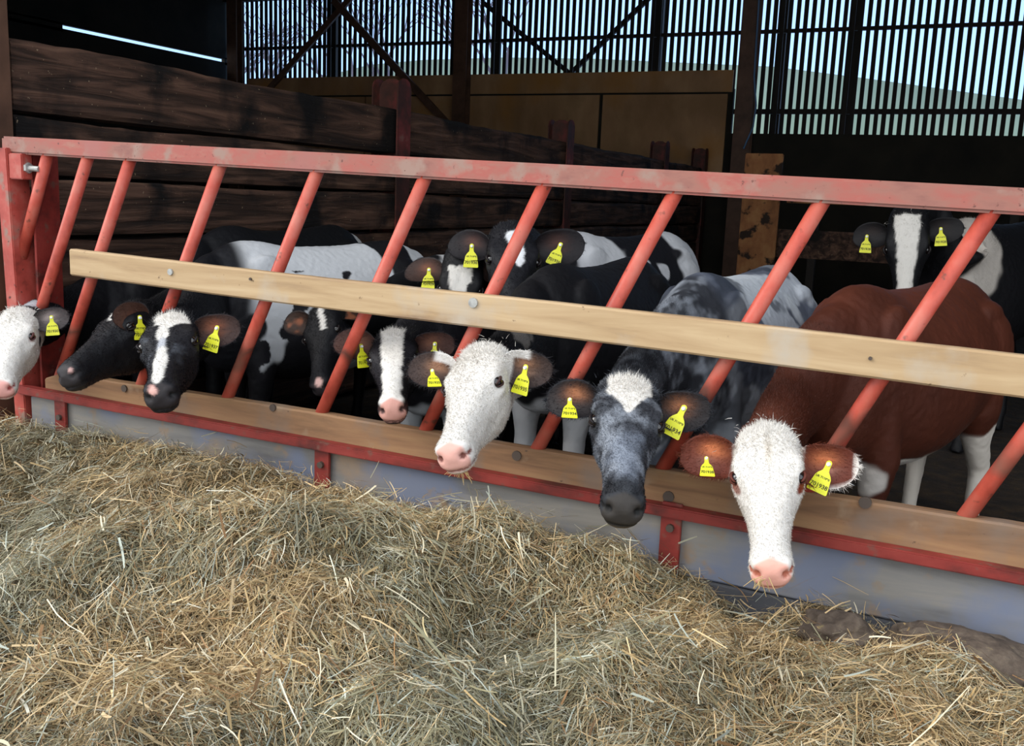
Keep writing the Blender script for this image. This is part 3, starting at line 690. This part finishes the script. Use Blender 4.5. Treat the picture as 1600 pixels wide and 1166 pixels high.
    V = V+Nn*(dsp*inh*s)[:, None]
    V += Nn*(.0015*noise(V, 60, 5))[:, None]*(1.0 if near else 0)
    col = paint(V, toH(V), toB(V), None)
    # ears
    allV = [V]; allF = [Fc]; allC = [col]; offv = nv
    dirs = {}
    for sg, ed in zip((1, -1), ears):
        if ed is None: continue
        dr = np.array(ed.get('dir', (-.02, 1.0, -.05)), float)*np.array((1, sg, 1)); nr_ = np.array(ed.get('nrm', (.35, .1, .95)), float)*np.array((1, sg, 1))
        bs_ = np.array(ed.get('base', (.030, .080, .035)), float)*np.array((1, sg, 1)); es = 1.12*ed.get('s', 1.0)
        if 'wdir' in ed:
            wv = ed['wdir']; dr = Ai@(wv[0]*vr+wv[1]*vu+wv[2]*toc)
        if 'wnrm' in ed:
            wv = ed['wnrm']; nr_ = Ai@(wv[0]*vr+wv[1]*vu+wv[2]*toc)
        dr /= np.linalg.norm(dr); nr_ = nr_-dr*(nr_@dr); nr_ /= np.linalg.norm(nr_); cr = np.cross(nr_, dr)
        EV, EF, inn, tt, vv = ear_mesh(sg); E = np.stack([dr, cr, nr_], 1)*es
        EW = toW(EV@E.T+bs_)
        ec = (earpaint or (lambda *a: None))(sg, EW, inn, tt, vv)
        if ec is None:
            ec = np.where(inn[:, None] > .5, np.array(s2l('3a2820'))[None], np.array(s2l('141214'))[None])
            g_ = sstep(noise(EW, 45, 3)+.3*np.cos(vv*3)-.25*abs(tt-.35), .0, .6)*inn; ec = ec*(1-g_[:, None])+np.array(s2l('8a5238'))*g_[:, None]
            rim = sstep(np.abs(vv), .75, .95)+sstep(tt, .9, 1.0); ec = ec*(1-np.clip(rim, 0, 1)[:, None])+np.array(s2l('1c1618'))*np.clip(rim, 0, 1)[:, None]
        q = np.array([f for f in EF], np.int32)+offv
        allV.append(EW); allF.append(q); allC.append(ec); offv += len(EW)
        dirs[sg] = (toW(bs_+dr*.070*es+nr_*.010), A@nr_/s, A@dr/s, es)
    V = np.concatenate(allV); Fc = np.concatenate(allF); col = np.clip(np.concatenate(allC), 0, 1)
    g = empty(name, (base[0], base[1], 0)); org = np.array((base[0], base[1], 0))
    tag(g, label, cat, group)
    bo = raw_mesh('body', V-org, Fc, M['coat'], g, smooth=True, colors=col)
    # eyes
    for sg in eyes:
        c = toW((.121, sg*.0800, .046)); mb = bmesh.new(); bmesh.ops.create_uvsphere(mb, u_segments=18, v_segments=12, radius=.0185*s, matrix=Matrix.Translation(c-org))
        m3 = bpy.data.meshes.new('eye'); mb.to_mesh(m3); mb.free(); m3.materials.append(M['eye']); m3.polygons.foreach_set('use_smooth', np.ones(len(m3.polygons), bool))
        eo = bpy.data.objects.new('eye', m3); COL.objects.link(eo); eo.parent = g
        if near:   # lids: two arcs hugging the ball
            for up_, rad_, tl in ((1, .0205, .0045), (-1, .0198, .0035)):
                pp = []; cl = np.array((.121, sg*.0800, .046))
                for q in range(11):
                    a_ = -1.25+2.5*q/10; v_ = np.array((math.sin(a_), sg*math.cos(a_)*.90, up_*.42*math.cos(a_)*(1.15 if up_ > 0 else .9)+(.10 if up_ > 0 else -.02))); v_ /= np.linalg.norm(v_); pp.append(toW(cl+v_*rad_)-org)
                TV, TF = tube(pp, [tl*s*(.5+.5*math.sin(math.pi*q/10)) for q in range(11)], 8, A[:, 1])
                lc = s2l(eyecol) if eyecol else s2l('181214')
                raw_mesh('eyelid', TV, TF, M['coat'], g, smooth=True, colors=np.tile(lc, (len(TV), 1)))
    # tags
    for (sg, num, dx, tw, nt_, ut, ts) in [tuple(t_)+(0, 1.0)[len(t_)-5:] for t_ in tags]:
        p, nr_, dr, es = dirs[sg]
        nv_ = nr_*.6+toc*.8+vr*nt_+vu*ut
        down = -vu+vr*tw; pos = p+nr_*.012+dr*dx
        ear_tag(g, pos-org, nv_, down, num, ts*min(1.08, s), stud=True, text=True)
    # hair: short tapering blades over the face and neck, longer ones on the poll
    if fur:
        r = np.random.default_rng(len(CALVES)+5)
        Vb = V[:nv]; Hn = toH(Vb); vis = ((Nn*(CAM-Vb)).sum(1) > -.35*np.linalg.norm(CAM-Vb, axis=1)) & (Hn[:, 0] < .385) & (np.linalg.norm(Hn-np.array((.1, 0, 0)), axis=1) < .62)
        ed = np.ones(nv, bool)
        for sg in (-1, 1): ed &= np.linalg.norm(Hn-np.array((.121, sg*.092, .046)), axis=1) > .026
        idx = np.nonzero(vis & ed)[0]
        idx = r.choice(idx, min(fur, len(idx)*3)); root = Vb[idx]+r.normal(0, vox*.4, (len(idx), 3)); nn = Nn[idx]; root -= nn*((root-Vb[idx])*nn).sum(1)[:, None]
        hh = Hn[idx]; flow = np.tile(A[:, 0]/s, (len(idx), 1)); flow = flow*sstep(hh[:, 0], .0, .06)[:, None]*1.0 - flow*(1-sstep(hh[:, 0], -.03, .03))[:, None]
        d_ = flow+nn*.45+r.normal(0, .25, (len(idx), 3)); 
        on_poll = gauss(hh, (.0, 0, .10), (.055, .07, .06))
        Lh = (.007+.010*on_poll)*np.exp(r.normal(0, .25, len(idx)))*s
        d_ += (A[:, 2]/s*.6+r.normal(0, .3, (len(idx), 3)))*on_poll[:, None]; d_ /= np.linalg.norm(d_, axis=1)[:, None]
        view = CAM-root; sd = np.cross(d_, nn+r.normal(0, .4, nn.shape)); sd /= np.linalg.norm(sd, axis=1)[:, None]+1e-9; wd = .0007*np.exp(r.normal(0, .2, len(idx)))*s
        a0 = root-sd*wd[:, None]; a1 = root+sd*wd[:, None]; a2 = root+d_*Lh[:, None]
        FV = np.stack([a0, a1, a2], 1).reshape(-1, 3); FF = np.arange(len(FV), dtype=np.int32).reshape(-1, 3)
        fc = paint(root, toH(root), toB(root), None)*np.exp(r.normal(0, .10, len(idx)))[:, None]
        fo = raw_mesh('short_hair', FV-org, FF, M['fur'], g, colors=np.clip(np.repeat(fc, 3, 0), 0, 1)); fo['kind'] = 'stuff'
        if len(V) > nv:      # fringe on the ears
            ke = nv+r.integers(0, len(V)-nv, int(fur*.12)); er = V[ke]+r.normal(0, .0015, (len(ke), 3)); ecc = col[ke]
            far = (er-P); far /= np.linalg.norm(far, axis=1)[:, None]+1e-9; dv = far+r.normal(0, .55, er.shape); dv /= np.linalg.norm(dv, axis=1)[:, None]
            sd = np.cross(dv, r.normal(0, 1, er.shape)); sd /= np.linalg.norm(sd, axis=1)[:, None]+1e-9; le = .011*np.exp(r.normal(0, .35, len(ke)))
            FV = np.stack([er-sd*.0006, er+sd*.0006, er+dv*le[:, None]], 1).reshape(-1, 3)
            raw_mesh('ear_hair', FV-org, np.arange(len(FV), dtype=np.int32).reshape(-1, 3), M['fur'], g, colors=np.clip(np.repeat(ecc*np.exp(r.normal(.1, .25, len(ke)))[:, None], 3, 0), 0, 1))['kind'] = 'stuff'
        # poll tuft
        tv, tf, tcl = [], [], []; rt = random.Random(len(CALVES))
        for q in range(ntuft*4):
            hx_, hy_ = rt.gauss(-.01, .028), rt.gauss(0, .034)
            p = np.array((hx_, hy_, .094-abs(hy_)*.25)); dd = np.array((rt.gauss(.25, .45), hy_*9+rt.gauss(0, .35), .9)); dd /= np.linalg.norm(dd); L_ = rt.uniform(.014, .032)
            s_ = np.cross(dd, (rt.gauss(0, 1), rt.gauss(0, 1), .2)); s_ /= np.linalg.norm(s_); bd = np.array((.4, 0, -.25))*L_*.5
            c0 = len(tv); w_ = .0011
            for (t_, ww) in ((0, 1), (.5, .8), (1, .05)):
                m_ = p+dd*L_*t_+bd*t_*t_; tv += [m_-s_*w_*ww, m_+s_*w_*ww]
            tf += [(c0, c0+1, c0+3, c0+2), (c0+2, c0+3, c0+5, c0+4)]
        tv = toW(np.array(tv)); tcol = paint(tv, toH(tv), toB(tv), None) if tuft is None else np.tile(s2l(tuft), (len(tv), 1))
        raw_mesh('poll_tuft', tv-org, np.array(tf, np.int32), M['fur'], g, colors=np.clip(tcol, 0, 1))['kind'] = 'stuff'
    CALVES.append(g)
    return g

def mixc(a, b, w): return a*(1-w[:, None])+np.array(b if not isinstance(b, str) else s2l(b))*w[:, None]
def ell(p, c, r, soft=.15, wob=.12, ns=22, off=0):
    d = np.sqrt((((p-np.array(c))/np.array(r))**2).sum(1))+wob*fbm(p, ns, off, 2)
    return 1-sstep(d, 1-soft, 1+soft)
def base_col(V, hx, var=.12, ns=9, off=1):
    c = np.tile(np.array(s2l(hx)), (len(V), 1)); return c*(1+var*fbm(V, ns, off, 3))[:, None]
def muzzle(c, H, pad, nostril, dirty=None, x0=.385, lip=None):
    w = sstep(H[:, 0], x0-.004+.35*np.abs(H[:, 1]), x0+.006+.35*np.abs(H[:, 1]))*sstep(H[:, 2], -.048, -.040)
    c = mixc(c, pad, w)
    for sg in (-1, 1):
        c = mixc(c, nostril, ell(H, (.404, sg*.034, .003), (.016, .010, .010), .25, .05)); c = mixc(c, nostril, ell(H, (.390, sg*.047, .002), (.013, .010, .007), .3, .05))
    c = mixc(c, nostril, .8*(1-sstep(np.abs(H[:, 2]+.038), .002, .006))*sstep(H[:, 0], .34, .36))
    if lip: c = mixc(c, lip, sstep(H[:, 0], .36, .38)*(1-sstep(H[:, 2], -.05, -.042)))
    return c
def eyering(c, H, hx, r=.026, w=.9):
    for sg in (-1, 1): c = mixc(c, hx, w*ell(H, (.121, sg*.094, .045), (r, r, r*.75), .25, .08))
    return c
WH, BK = 'dcd8d2', '141317'
def near_head(H, x=-.075): return sstep(H[:, 0]+H[:, 2]*.35, x-.02, x+.02)*(np.linalg.norm(H-np.array((.13, 0, 0)), axis=1) < .40)
def ears_of(outer, inner, glow, edge=None, patch=None):
    def f(sg, W_, inn, tt, vv):
        c = np.where(inn[:, None] > .5, np.array(s2l(inner)), np.array(s2l(outer)))*np.ones((len(W_), 1))
        u_ = vv*sg; g_ = np.exp(-((tt-.46)/.20)**2-((u_-.30)/.34)**2)*(.8+.3*noise(np.stack([tt*3, vv*14, tt*0], 1), 1.3, 3))*inn; c = mixc(c, glow, np.clip(g_, 0, 1))
        g2 = np.exp(-((tt-.58)/.13)**2-((u_+.25)/.16)**2)*(.5+.9*noise(np.stack([tt*3, vv*16, tt*0], 1), 1.3, 8)).clip(0, 1)*inn; c = mixc(c, edge or glow, np.clip(g2, 0, 1)*.8)
        rim = np.clip(sstep(np.abs(vv), .86, .98)+sstep(tt, .94, 1.0), 0, 1); c = mixc(c, outer, rim)
        if patch: c = mixc(c, patch[0], patch[1](sg, tt, vv, inn))
        return c
    return f

# 8: white-faced red calf
def p8(V, H, B, _):
    c = base_col(V, '502618', .18); hd = (np.linalg.norm(H-np.array((.15, 0, 0)), axis=1) < .42)
    wf = sstep(H[:, 0]+.55*H[:, 2]-.25*np.abs(H[:, 1])/.1*.05+.02*fbm(H, 18, 2, 2), .0, .012)*hd; wf = np.maximum(wf, sstep(H[:, 0], .115, .14)*hd)
    c = mixc(c, 'dedad4', wf)
    for sg in (-1, 1):
        c = mixc(c, '7a3420', ell(H, (.142, sg*.090, .036), (.034, .024, .015), .2, .1)*hd)
    c = mixc(c, 'ddd4c8', .35*sstep(fbm(H, 14, 7, 3), .1, .6)*hd*sstep(H[:, 0], .1, .2))
    c = mixc(c, 'b8a890', ell(H, (.07, .004, .096), (.045, .010, .03), .5, .2)*.35)
    c = muzzle(c, H, 'e4a898', 'a8604c', lip='c8a890')
    hd = hd*1.0
    c = mixc(c, 'e6ddd2', (1-hd)*(1-sstep(B[:, 2]+.03*fbm(B, 9, 4, 2), .53+.05*(np.abs(B[:, 0]-.1)), .545+.05*(np.abs(B[:, 0]-.1)))))
    c = mixc(c, 'e6ddd2', (1-hd)*(1-sstep(B[:, 2], .52, .56))*(B[:, 0] < .1))
    c = mixc(c, '502618', (1-sstep(B[:, 2], .60, .64))*sstep(B[:, 0], .2, .26)*sstep(B[:, 2]+.03*fbm(B, 9, 4, 2), .30, .34)*(1-hd))
    c = mixc(c, 'd8d0c8', ell(B, (.44, .10, .50), (.09, .09, .10), .1, .3, 12)*(1-hd))
    return c
def e8patch(sg, tt, vv, inn): return np.clip((1-sstep(tt, .10, .20))*(1-inn*.3)+sstep(tt, .88, .95)*(sg > 0)+(.9*sstep(-vv*sg, .80, .95)*sstep(tt, .5, .6))*(sg > 0), 0, 1)
calf('calf', 'red calf with a plain white face reaching furthest out over the hay', (1197, 668), (1205, 893), -.12, .98, (-.02, .15, 1), (-.28, .62), (.08, 1.55), 1.13, p8, vox=.0065,
     ears=(dict(wdir=(1, .02, -.05), wnrm=(-.1, .0, 1), base=(.045, .082, .03), s=1.05), dict(wdir=(-1, .02, -.05), wnrm=(.1, .0, 1), base=(.045, .082, .03), s=1.05)),
     tags=((1, '701938', -.004, -.35, -.5), (-1, '701938', .0, .05, .25, .9, .72)), fur=42000, earpaint=ears_of('5a2818', '642e20', 'd07c50', 'd8a898', ('e8e0d8', e8patch)), bs=1.02, eyecol='5a2a20', tuft='dcd8d0', necklift=.02)
# 7: blue grey calf
def p7(V, H, B, _):
    hd = (np.linalg.norm(H-np.array((.15, 0, 0)), axis=1) < .42)
    n_ = sstep(fbm(V*np.array((1, 1, .7)), 26, 3, 3)+.35*fbm(V, 7, 8, 2), -.5, .8)
    c = mixc(base_col(V, '303238', .1), '9096a0', n_*.8)
    body = base_col(V, '5c6270', .25, 14); body = mixc(body, 'b4bac4', sstep(fbm(B, 3.2, 6, 4), -.05, .12)*(B[:, 2] > .3)); body = mixc(body, 'c0c6ce', sstep(fbm(B, 3.0, 16, 3), .25, .36))
    body = mixc(body, '2c303a', .7*sstep(fbm(B, 6, 26, 4), .15, .5))
    wb = 1-sstep(B[:, 0], .36, .44); c = c*(1-wb[:, None])+body*wb[:, None]
    # darker neck and poll
    c = mixc(c, '1a1b20', (1-sstep(H[:, 0], -.03, .03))*hd*.7)
    # star on the forehead
    wst = .048*(1-sstep(H[:, 0], .03, .125))*1.15+.002
    st = (1-sstep(np.abs(H[:, 1])+.006*fbm(H, 45, 4, 2), wst-.004, wst+.004))*(H[:, 2] > .03)*(1-sstep(H[:, 0], .115, .125))*sstep(H[:, 0], -.04, -.02)
    c = mixc(c, 'dcd8d2', st*hd)
    c = mixc(c, '7e8694', .65*ell(H, (.26, 0, .06), (.09, .045, .04), .5, .35, 30)*hd)
    c = eyering(c, H, '121216', .030, .8)
    c = mixc(c, '16171b', sstep(H[:, 0]+.01*fbm(H, 30, 3, 2), .325, .36)*hd*.85)
    c = muzzle(c, H, '36322f', '080808', lip='62543f')
    return c
calf('calf', 'blue grey calf with a white forehead star, head lowered over the red rail', (984, 590), (974, 792), -.10, 1.06, (.06, .12, 1), (-.82, .66), (-.66, 1.75), 1.13, p7, vox=.0065,
     ears=(dict(wdir=(1, .06, -.05), wnrm=(-.15, .1, 1), base=(.030, .082, .04), s=.95), dict(wdir=(-1, .0, -.05), wnrm=(.1, .15, 1), base=(.030, .082, .04), s=.92)),
     tags=((1, '701934', -.006, -.45, -.4), (-1, '701934', .0, .0, .2, .9, .75)), fur=42000, earpaint=ears_of('23252b', '241f20', 'a86c48', '8a5a40'), bs=1.0, tuft=None, ntuft=90)
# 6: white headed calf
def p6(V, H, B, _):
    c = base_col(V, '131216', .1); d = np.linalg.norm(H-np.array((.10, 0, -.02)), axis=1)+.02*fbm(V, 9, 3, 2)
    lowr_ = np.clip((1-sstep(V[:, 2], .76, .79))+sstep(H[:, 0], -.075, -.06), 0, 1)
    c = mixc(c, 'd8d6d6', (1-sstep(d, .43, .45))*lowr_)
    c = mixc(c, 'dcd8d2', (1-sstep(d, .30, .36))*lowr_)
    c = mixc(c, '141216', ell(H, (-.02, .09, -.155), (.055, .06, .05), .15, .3, 14)); c = mixc(c, '141216', ell(H, (.03, .105, -.03), (.014, .03, .02), .2, .2))
    c = mixc(c, 'cfc8c0', .3*sstep(fbm(H, 13, 7, 3), .1, .6)*(d < .4))
    c = mixc(c, 'd8d8da', (d > .4)*(1-sstep(B[:, 2]+.05*fbm(B, 8, 3, 2), .56, .60)))
    for sg in (-1, 1): c = mixc(c, '5a3a34', .75*ell(H, (.121, sg*.094, .045), (.024, .024, .013), .3, .1))
    c = muzzle(c, H, 'd8a498', '6a3c34', lip='c8b4a0')
    return c
def e6patch(sg, tt, vv, inn): return np.clip((1-sstep(tt, .16, .26))+sstep(vv*sg, .45, .6)*(1-sstep(tt, .5, .6)), 0, 1)
calf('calf', 'white headed calf with black ears and a pink nose, head turned to the left', (746, 543), (703, 710), -.10, 1.0, (-.50, .25, 1), (-1.42, .78), (-1.32, 1.95), 1.12, p6, vox=.0065,
     ears=(dict(wdir=(.92, -.12, .28), wnrm=(-.55, .0, .85), base=(.015, .080, .045), s=.98), dict(wdir=(-1, .18, .05), wnrm=(.0, .25, 1), base=(.045, .075, .045), s=1.0)),
     tags=((1, '701935', -.004, -.25, -.7), (-1, '701935', .0, .05, .2, .9, .75)), fur=42000, earpaint=ears_of('1c1a1e', '3e302c', 'a07458', 'b89078', ('dedad6', e6patch)), bs=1.0, eyecol='3c2624', tuft='d8d4cc', ntuft=80)
# 5: black calf with broad blaze
def blaze(c, H, w0, w1, x0, x1, hx=WH, off=0, wob=.006, shift=0.0):
    t = np.clip((H[:, 0]-x0)/(x1-x0), 0, 1); w = w0+(w1-w0)*t
    b = (1-sstep(np.abs(H[:, 1]-shift)+wob*fbm(H, 38, 4+off, 2), w-.004, w+.004))*sstep(H[:, 0]+wob*fbm(H, 45, 9, 2), x0-.004, x0+.004)*(1-sstep(H[:, 0], x1-.004, x1+.004))*(H[:, 2] > .0)
    return mixc(c, hx, b*(np.linalg.norm(H-np.array((.15, 0, 0)), axis=1) < .40))
def p5(V, H, B, _):
    c = base_col(V, '17151a', .1)
    c = blaze(c, H, .046, .030, -.03, .40, off=2); c = mixc(c, WH, ell(H, (.385, 0, .03), (.04, .045, .03), .15, .15))
    c = muzzle(c, H, 'c89488', '3a2220', lip='1a1618')
    c = mixc(c, 'dde0e4', (np.linalg.norm(H-np.array((.15, 0, 0)), axis=1) > .42)*(1-sstep(B[:, 2]+.05*fbm(B, 8, 3, 2), .50, .53)))
    return c
calf('calf', 'black calf with a broad white blaze and pink nose behind the slanted bars', (614, 515), (612, 637), .12, .90, (-.12, .2, 1), (-1.93, .72), (-1.98, 1.7), .98, p5, vox=.0075,
     ears=(dict(wdir=(.9, .12, .1), wnrm=(-.3, .1, 1), base=(.03, .080, .04), s=1.0), dict(wdir=(-1, .25, -.1), wnrm=(.2, .2, 1), base=(.03, .080, .04), s=1.05)),
     tags=((1, '701932', .0, -.05, -.5), (-1, '701932', -.03, .1, .9)), fur=20000, earpaint=ears_of('17151a', '4a302a', '8a5a44'), bs=.9, tuft=None, ntuft=30)
# 3: black face with a broken blaze
def p3(V, H, B, _):
    hd = (np.linalg.norm(H-np.array((.15, 0, 0)), axis=1) < .42)
    c = base_col(V, '18181d', .15); c = mixc(c, '5a5e66', .5*sstep(fbm(H, 26, 3, 3), .0, .9)*ell(H, (.16, .0, .05), (.10, .11, .08), .4, .2)*hd)
    c = mixc(c, WH, ell(H, (.02, .012, .09), (.055, .058, .05), .12, .25, 25)*hd)
    c = mixc(c, WH, ell(H, (.10, -.012, .08), (.06, .020, .04), .15, .3, 25)*hd)
    c = mixc(c, 'b8bac0', ell(H, (.18, -.008, .07), (.04, .012, .04), .4, .3)*hd)
    c = mixc(c, WH, ell(H, (.29, -.004, .06), (.11, .022, .05), .12, .2)*hd)
    c = muzzle(c, H, '282426', '0a090a', lip='131215'); c = mixc(c, 'cfa096', ell(H, (.400, -.016, .026), (.03, .020, .012), .25, .45, 40))
    w = sstep(fbm(B*np.array((1, 1, 1)), 3.0, 60, 3)+.25*(B[:, 2]-.8), -.12, -.06)
    bd = mixc(base_col(V, '17161a', .1), 'd4d6da', w); sp_ = sstep(fbm(B, 11, 33, 2), .36, .42)*(B[:, 2] < 1.0); bd = mixc(bd, '1c1b20', sp_)
    bd = mixc(bd, '141318', sstep(B[:, 0], .36, .44)*sstep(np.linalg.norm(H, axis=1), -1, .1))
    wb = 1-sstep(B[:, 0]+.04*fbm(V, 6, 2, 2), .40, .44); return c*(1-wb[:, None])+bd*wb[:, None]
calf('calf', 'black calf with a broken white blaze, black nose and pied body behind the bars', (264, 490), (249, 615), -.14, 1.03, (-.22, .2, 1), (-2.86, .70), (-2.50, 1.55), 1.13, p3, vox=.0075,
     ears=(dict(wdir=(.9, .12, .2), wnrm=(-.3, .1, 1), base=(.03, .080, .04), s=1.0), dict(wdir=(-.25, -.1, -1), base=(.0, .070, .02), s=.8)),
     tags=((1, '701937', .0, -.35, -.7),), fur=24000, earpaint=ears_of('1b191d', '3c2a26', '9a5c40'), bs=1.0, tuft=None, ntuft=40)
# 2: black calf in profile
def p2(V, H, B, _):
    hd = (np.linalg.norm(H-np.array((.15, 0, 0)), axis=1) < .42)
    c = base_col(V, '131317', .1); c = mixc(c, WH, ell(H, (.075, -.005, .09), (.034, .036, .03), .15, .25)*hd)
    c = muzzle(c, H, '2c282a', '100c0e', lip='2a2422'); c = mixc(c, 'c8a09a', ell(H, (.40, .03, .02), (.014, .010, .010), .3, .2))
    bd = mixc(base_col(V, '0f0f12', .1), 'c8c8c8', ell(B, (-.62, 0, 1.0), (.10, .22, .22), .1, .3, 8)); wb = 1-sstep(B[:, 0], .3, .35)
    return c*(1-wb[:, None])+bd*wb[:, None]
calf('calf', 'black calf with a small white forehead spot resting its chin on the board', (206, 472), (100, 584), .0, 1.0, (-.55, .75, .35), (-3.18, .95), (-3.10, 2.1), 1.18, p2, vox=.0075,
     ears=(dict(wdir=(-.82, .10, .62), wnrm=(.6, .2, .9), base=(.030, .088, .03), s=.98), dict(wdir=(.7, -.25, -1), base=(-.02, .075, .03), s=.8)),
     tags=((1, '701931', -.02, .0, .2),), fur=16000, earpaint=ears_of('1b191d', '4a3228', '7a4c38'), bs=1.0, tuft=None, ntuft=8)
# 1: white face at the left edge
def p1(V, H, B, _):
    d = np.linalg.norm(H-np.array((.13, 0, 0)), axis=1)+.012*fbm(V, 14, 3, 2); c = base_col(V, '131216', .1)
    f = sstep(H[:, 0]+.25*H[:, 2]+.02*fbm(V, 14, 6, 2), -.06, -.045)*(d < .42); c = mixc(c, 'dedad4', f)
    c = mixc(c, '16141a', ell(H, (.055, .09, -.035), (.028, .04, .026), .15, .25, 20)); c = mixc(c, 'b8b8bc', ell(H, (-.16, .02, .03), (.05, .06, .03), .3, .4))
    for sg in (-1, 1): c = mixc(c, '9a5a54', .7*ell(H, (.125, sg*.094, .042), (.026, .024, .015), .3, .1))
    return muzzle(c, H, 'e0a49c', '8a3c38', lip='d8c0b4')
calf('calf', 'white faced calf with pink nose half out of the left edge of the picture', (22, 485), (0, 606), -.14, .86, (-.42, .25, 1), (-3.52, .62), (-3.45, 1.7), 1.0, p1, vox=.0075,
     ears=(dict(wdir=(.95, .22, .15), wnrm=(-.35, .1, 1), base=(.015, .080, .045), s=.95), dict(wdir=(-1, .1, 0), base=(.03, .08, .04))),
     tags=((1, '701930', .0, .05, -.1),), fur=20000, earpaint=ears_of('1c1a1e', '4a4444', 'b8a8a4', 'c8c0bc'), bs=.95, eyecol='5a3434', tuft='d8d4cc', ntuft=60)
# 4: dark calf with a white streak
def p4(V, H, B, _):
    hd = (np.linalg.norm(H-np.array((.15, 0, 0)), axis=1) < .42); c = base_col(V, '131317', .1)
    c = mixc(c, 'e4e0da', (1-sstep(np.abs(H[:, 1]-.015-.18*np.abs(H[:, 0]-.02))+.005*fbm(H, 30, 3, 2), .010, .015))*(H[:, 2] > .02)*(H[:, 0] < .13)*(H[:, 0] > -.03)*hd)
    c = muzzle(c, H, '2a2426', '0d0c0e'); c = mixc(c, 'd8b0a8', ell(H, (.395, .01, .03), (.03, .018, .015), .2, .3))
    return mixc(c, 'd0d0d2', sstep(fbm(B, 4.2, 71, 2)+.4*(B[:, 2]-.95), .05, .12)*(B[:, 0] < .4))
calf('calf', 'black calf with a thin white streak on its forehead, left of the broad-blazed one', (498, 478), (498, 606), .35, .86, (-.55, .25, .8), (-2.20, 1.25), (-2.02, 2.3), 1.09, p4, vox=.010, near=True,
     ears=(dict(wdir=(.8, .1, -.5), base=(.02, .080, .04)), dict(wdir=(-.8, .2, -.5))), fur=10000, bs=1.0, tuft=None, ntuft=8)
# 9: heart-marked calf under the timber rail
def p9(V, H, B, _):
    c = base_col(V, '131317', .1); c = blaze(c, H, .052, .016, .025, .30, off=5, wob=.012)
    return mixc(c, 'd0d0d2', sstep(fbm(B, 4, 81, 2)+.5*(B[:, 2]-.95), .15, .22)*(B[:, 0] < .3))
calf('calf', 'black calf with a white forehead patch showing just above the timber rail', (722, 398), (712, 560), .85, .92, (-.1, .2, 1), (-1.75, 1.5), (-1.85, 2.5), 1.06, p9, vox=.010,
     ears=(dict(wdir=(.9, .1, -.3), wnrm=(0, .2, 1)), dict(wdir=(-1, .05, -.2), wnrm=(.2, .5, .8), base=(.05, .085, .03), s=1.1)),
     tags=((-1, '701929', -.03, .0, .0),), fur=10000, earpaint=ears_of('151418', '3a2a26', '7a4c38'), bs=.95, tuft=None, ntuft=8)
# 10: tilted head with narrow blaze
def p10(V, H, B, _):
    c = base_col(V, '17171d', .12); c = mixc(c, 'e2e4e8', ell(H, (.11, .012, .08), (.075, .026, .05), .12, .3, 25)); c = mixc(c, 'e2e4e8', ell(H, (.05, -.004, .08), (.04, .030, .04), .12, .3, 25))
    w = sstep(fbm(B, 3.4, 93, 3)+.2*(1-np.abs(B[:, 0]-.1)*3), .16, .22); w = np.maximum(w, ell(B, (.22, 0, 1.0), (.13, .25, .2), .1, .3, 8)); w = np.maximum(w, ell(B, (-.45, 0, 1.05), (.16, .25, .2), .1, .3, 8))
    return mixc(c, 'ccced4', w*(1-sstep(B[:, 0], .42, .46)))
calf('calf', 'black calf with a tilted head above the timber rail, tags in both ears', (803, 352), (806, 505), .95, 1.15, (.12, .35, 1), (-1.80, 1.95), (-1.40, 3.0), 1.21, p10, vox=.009,
     ears=(dict(wdir=(1, .16, -.1), wnrm=(-.1, .1, 1), base=(.04, .090, .05), s=1.15), dict(wdir=(-1, .12, -.15), wnrm=(.2, .3, 1), base=(.05, .085, .03), s=1.0)),
     tags=((1, '701936', -.01, -.35, -.2), (-1, '701936', -.02, .0, .0)), fur=10000, earpaint=ears_of('17161a', '1d1a1e', '5a3c34'), bs=1.0, tuft=None, ntuft=14)
def wisp(px, py, Yw, n, label, seed):
    p = at(px, py, Y=Yw); r = random.Random(seed); b = MB()
    for _ in range(n):
        q = Vector((0, 0, 0))+Vector((r.gauss(0, .012), r.gauss(0, .008), .004)); d = Vector((r.gauss(0, .8), r.gauss(0, .4), -1)).normalized(); L_ = r.uniform(.02, .055)
        m_ = q+d*L_*.5+Vector((r.gauss(0, .004), 0, 0)); b.cyl(q, m_, .0011, 5).cyl(m_, m_+(d+Vector((r.gauss(0, .4), 0, -.3))).normalized()*L_*.5, .0011, 5, .0006)
    o = b.build('hay_wisp', M['wisp']); o.location = p; tag(o, label, 'hay', 'wisps of hay in the mouths', 'stuff')
M['wisp'] = mat('hay_wisp', s2l('bba06c'), .6)
# 17: calf at the back of the pen
def p17(V, H, B, _):
    c = base_col(V, '121216', .1); c = blaze(c, H, .056, .034, -.03, .26, off=7); c = blaze(c, H, .030, .040, .25, .43, off=8)
    return mixc(c, 'c8c0b8', np.maximum(ell(B, (.40, 0, 1.14), (.16, .3, .28), .1, .25, 7), 0))
calf('calf', 'black calf with a long white blaze standing at the very back of the pen', (1419, 338), (1412, 492), 2.9, 1.05, (-.05, .15, 1), (.02, 3.45), (.55, 4.35), 1.36, p17, vox=.010,
     ears=(dict(wdir=(1, .15, -.1), wnrm=(0, .1, 1)), dict(wdir=(-1, -.1, -.1), wnrm=(0, .1, 1), base=(.05, .085, .03))),
     tags=((1, '701928', -.03, .1, .0), (-1, '701928', .01, .0, .0)), fur=8000, earpaint=ears_of('121216', '1c1a1c', '2c2422'), bs=1.0, tuft='d8d4cc', ntuft=16)

wisp(718, 732, CAM[1]+2.43, 26, 'wisp of hay hanging from the mouth of the white headed calf', 3)
wisp(1195, 908, CAM[1]+2.22, 10, 'few stalks of hay hanging from the mouth of the red calf', 4)
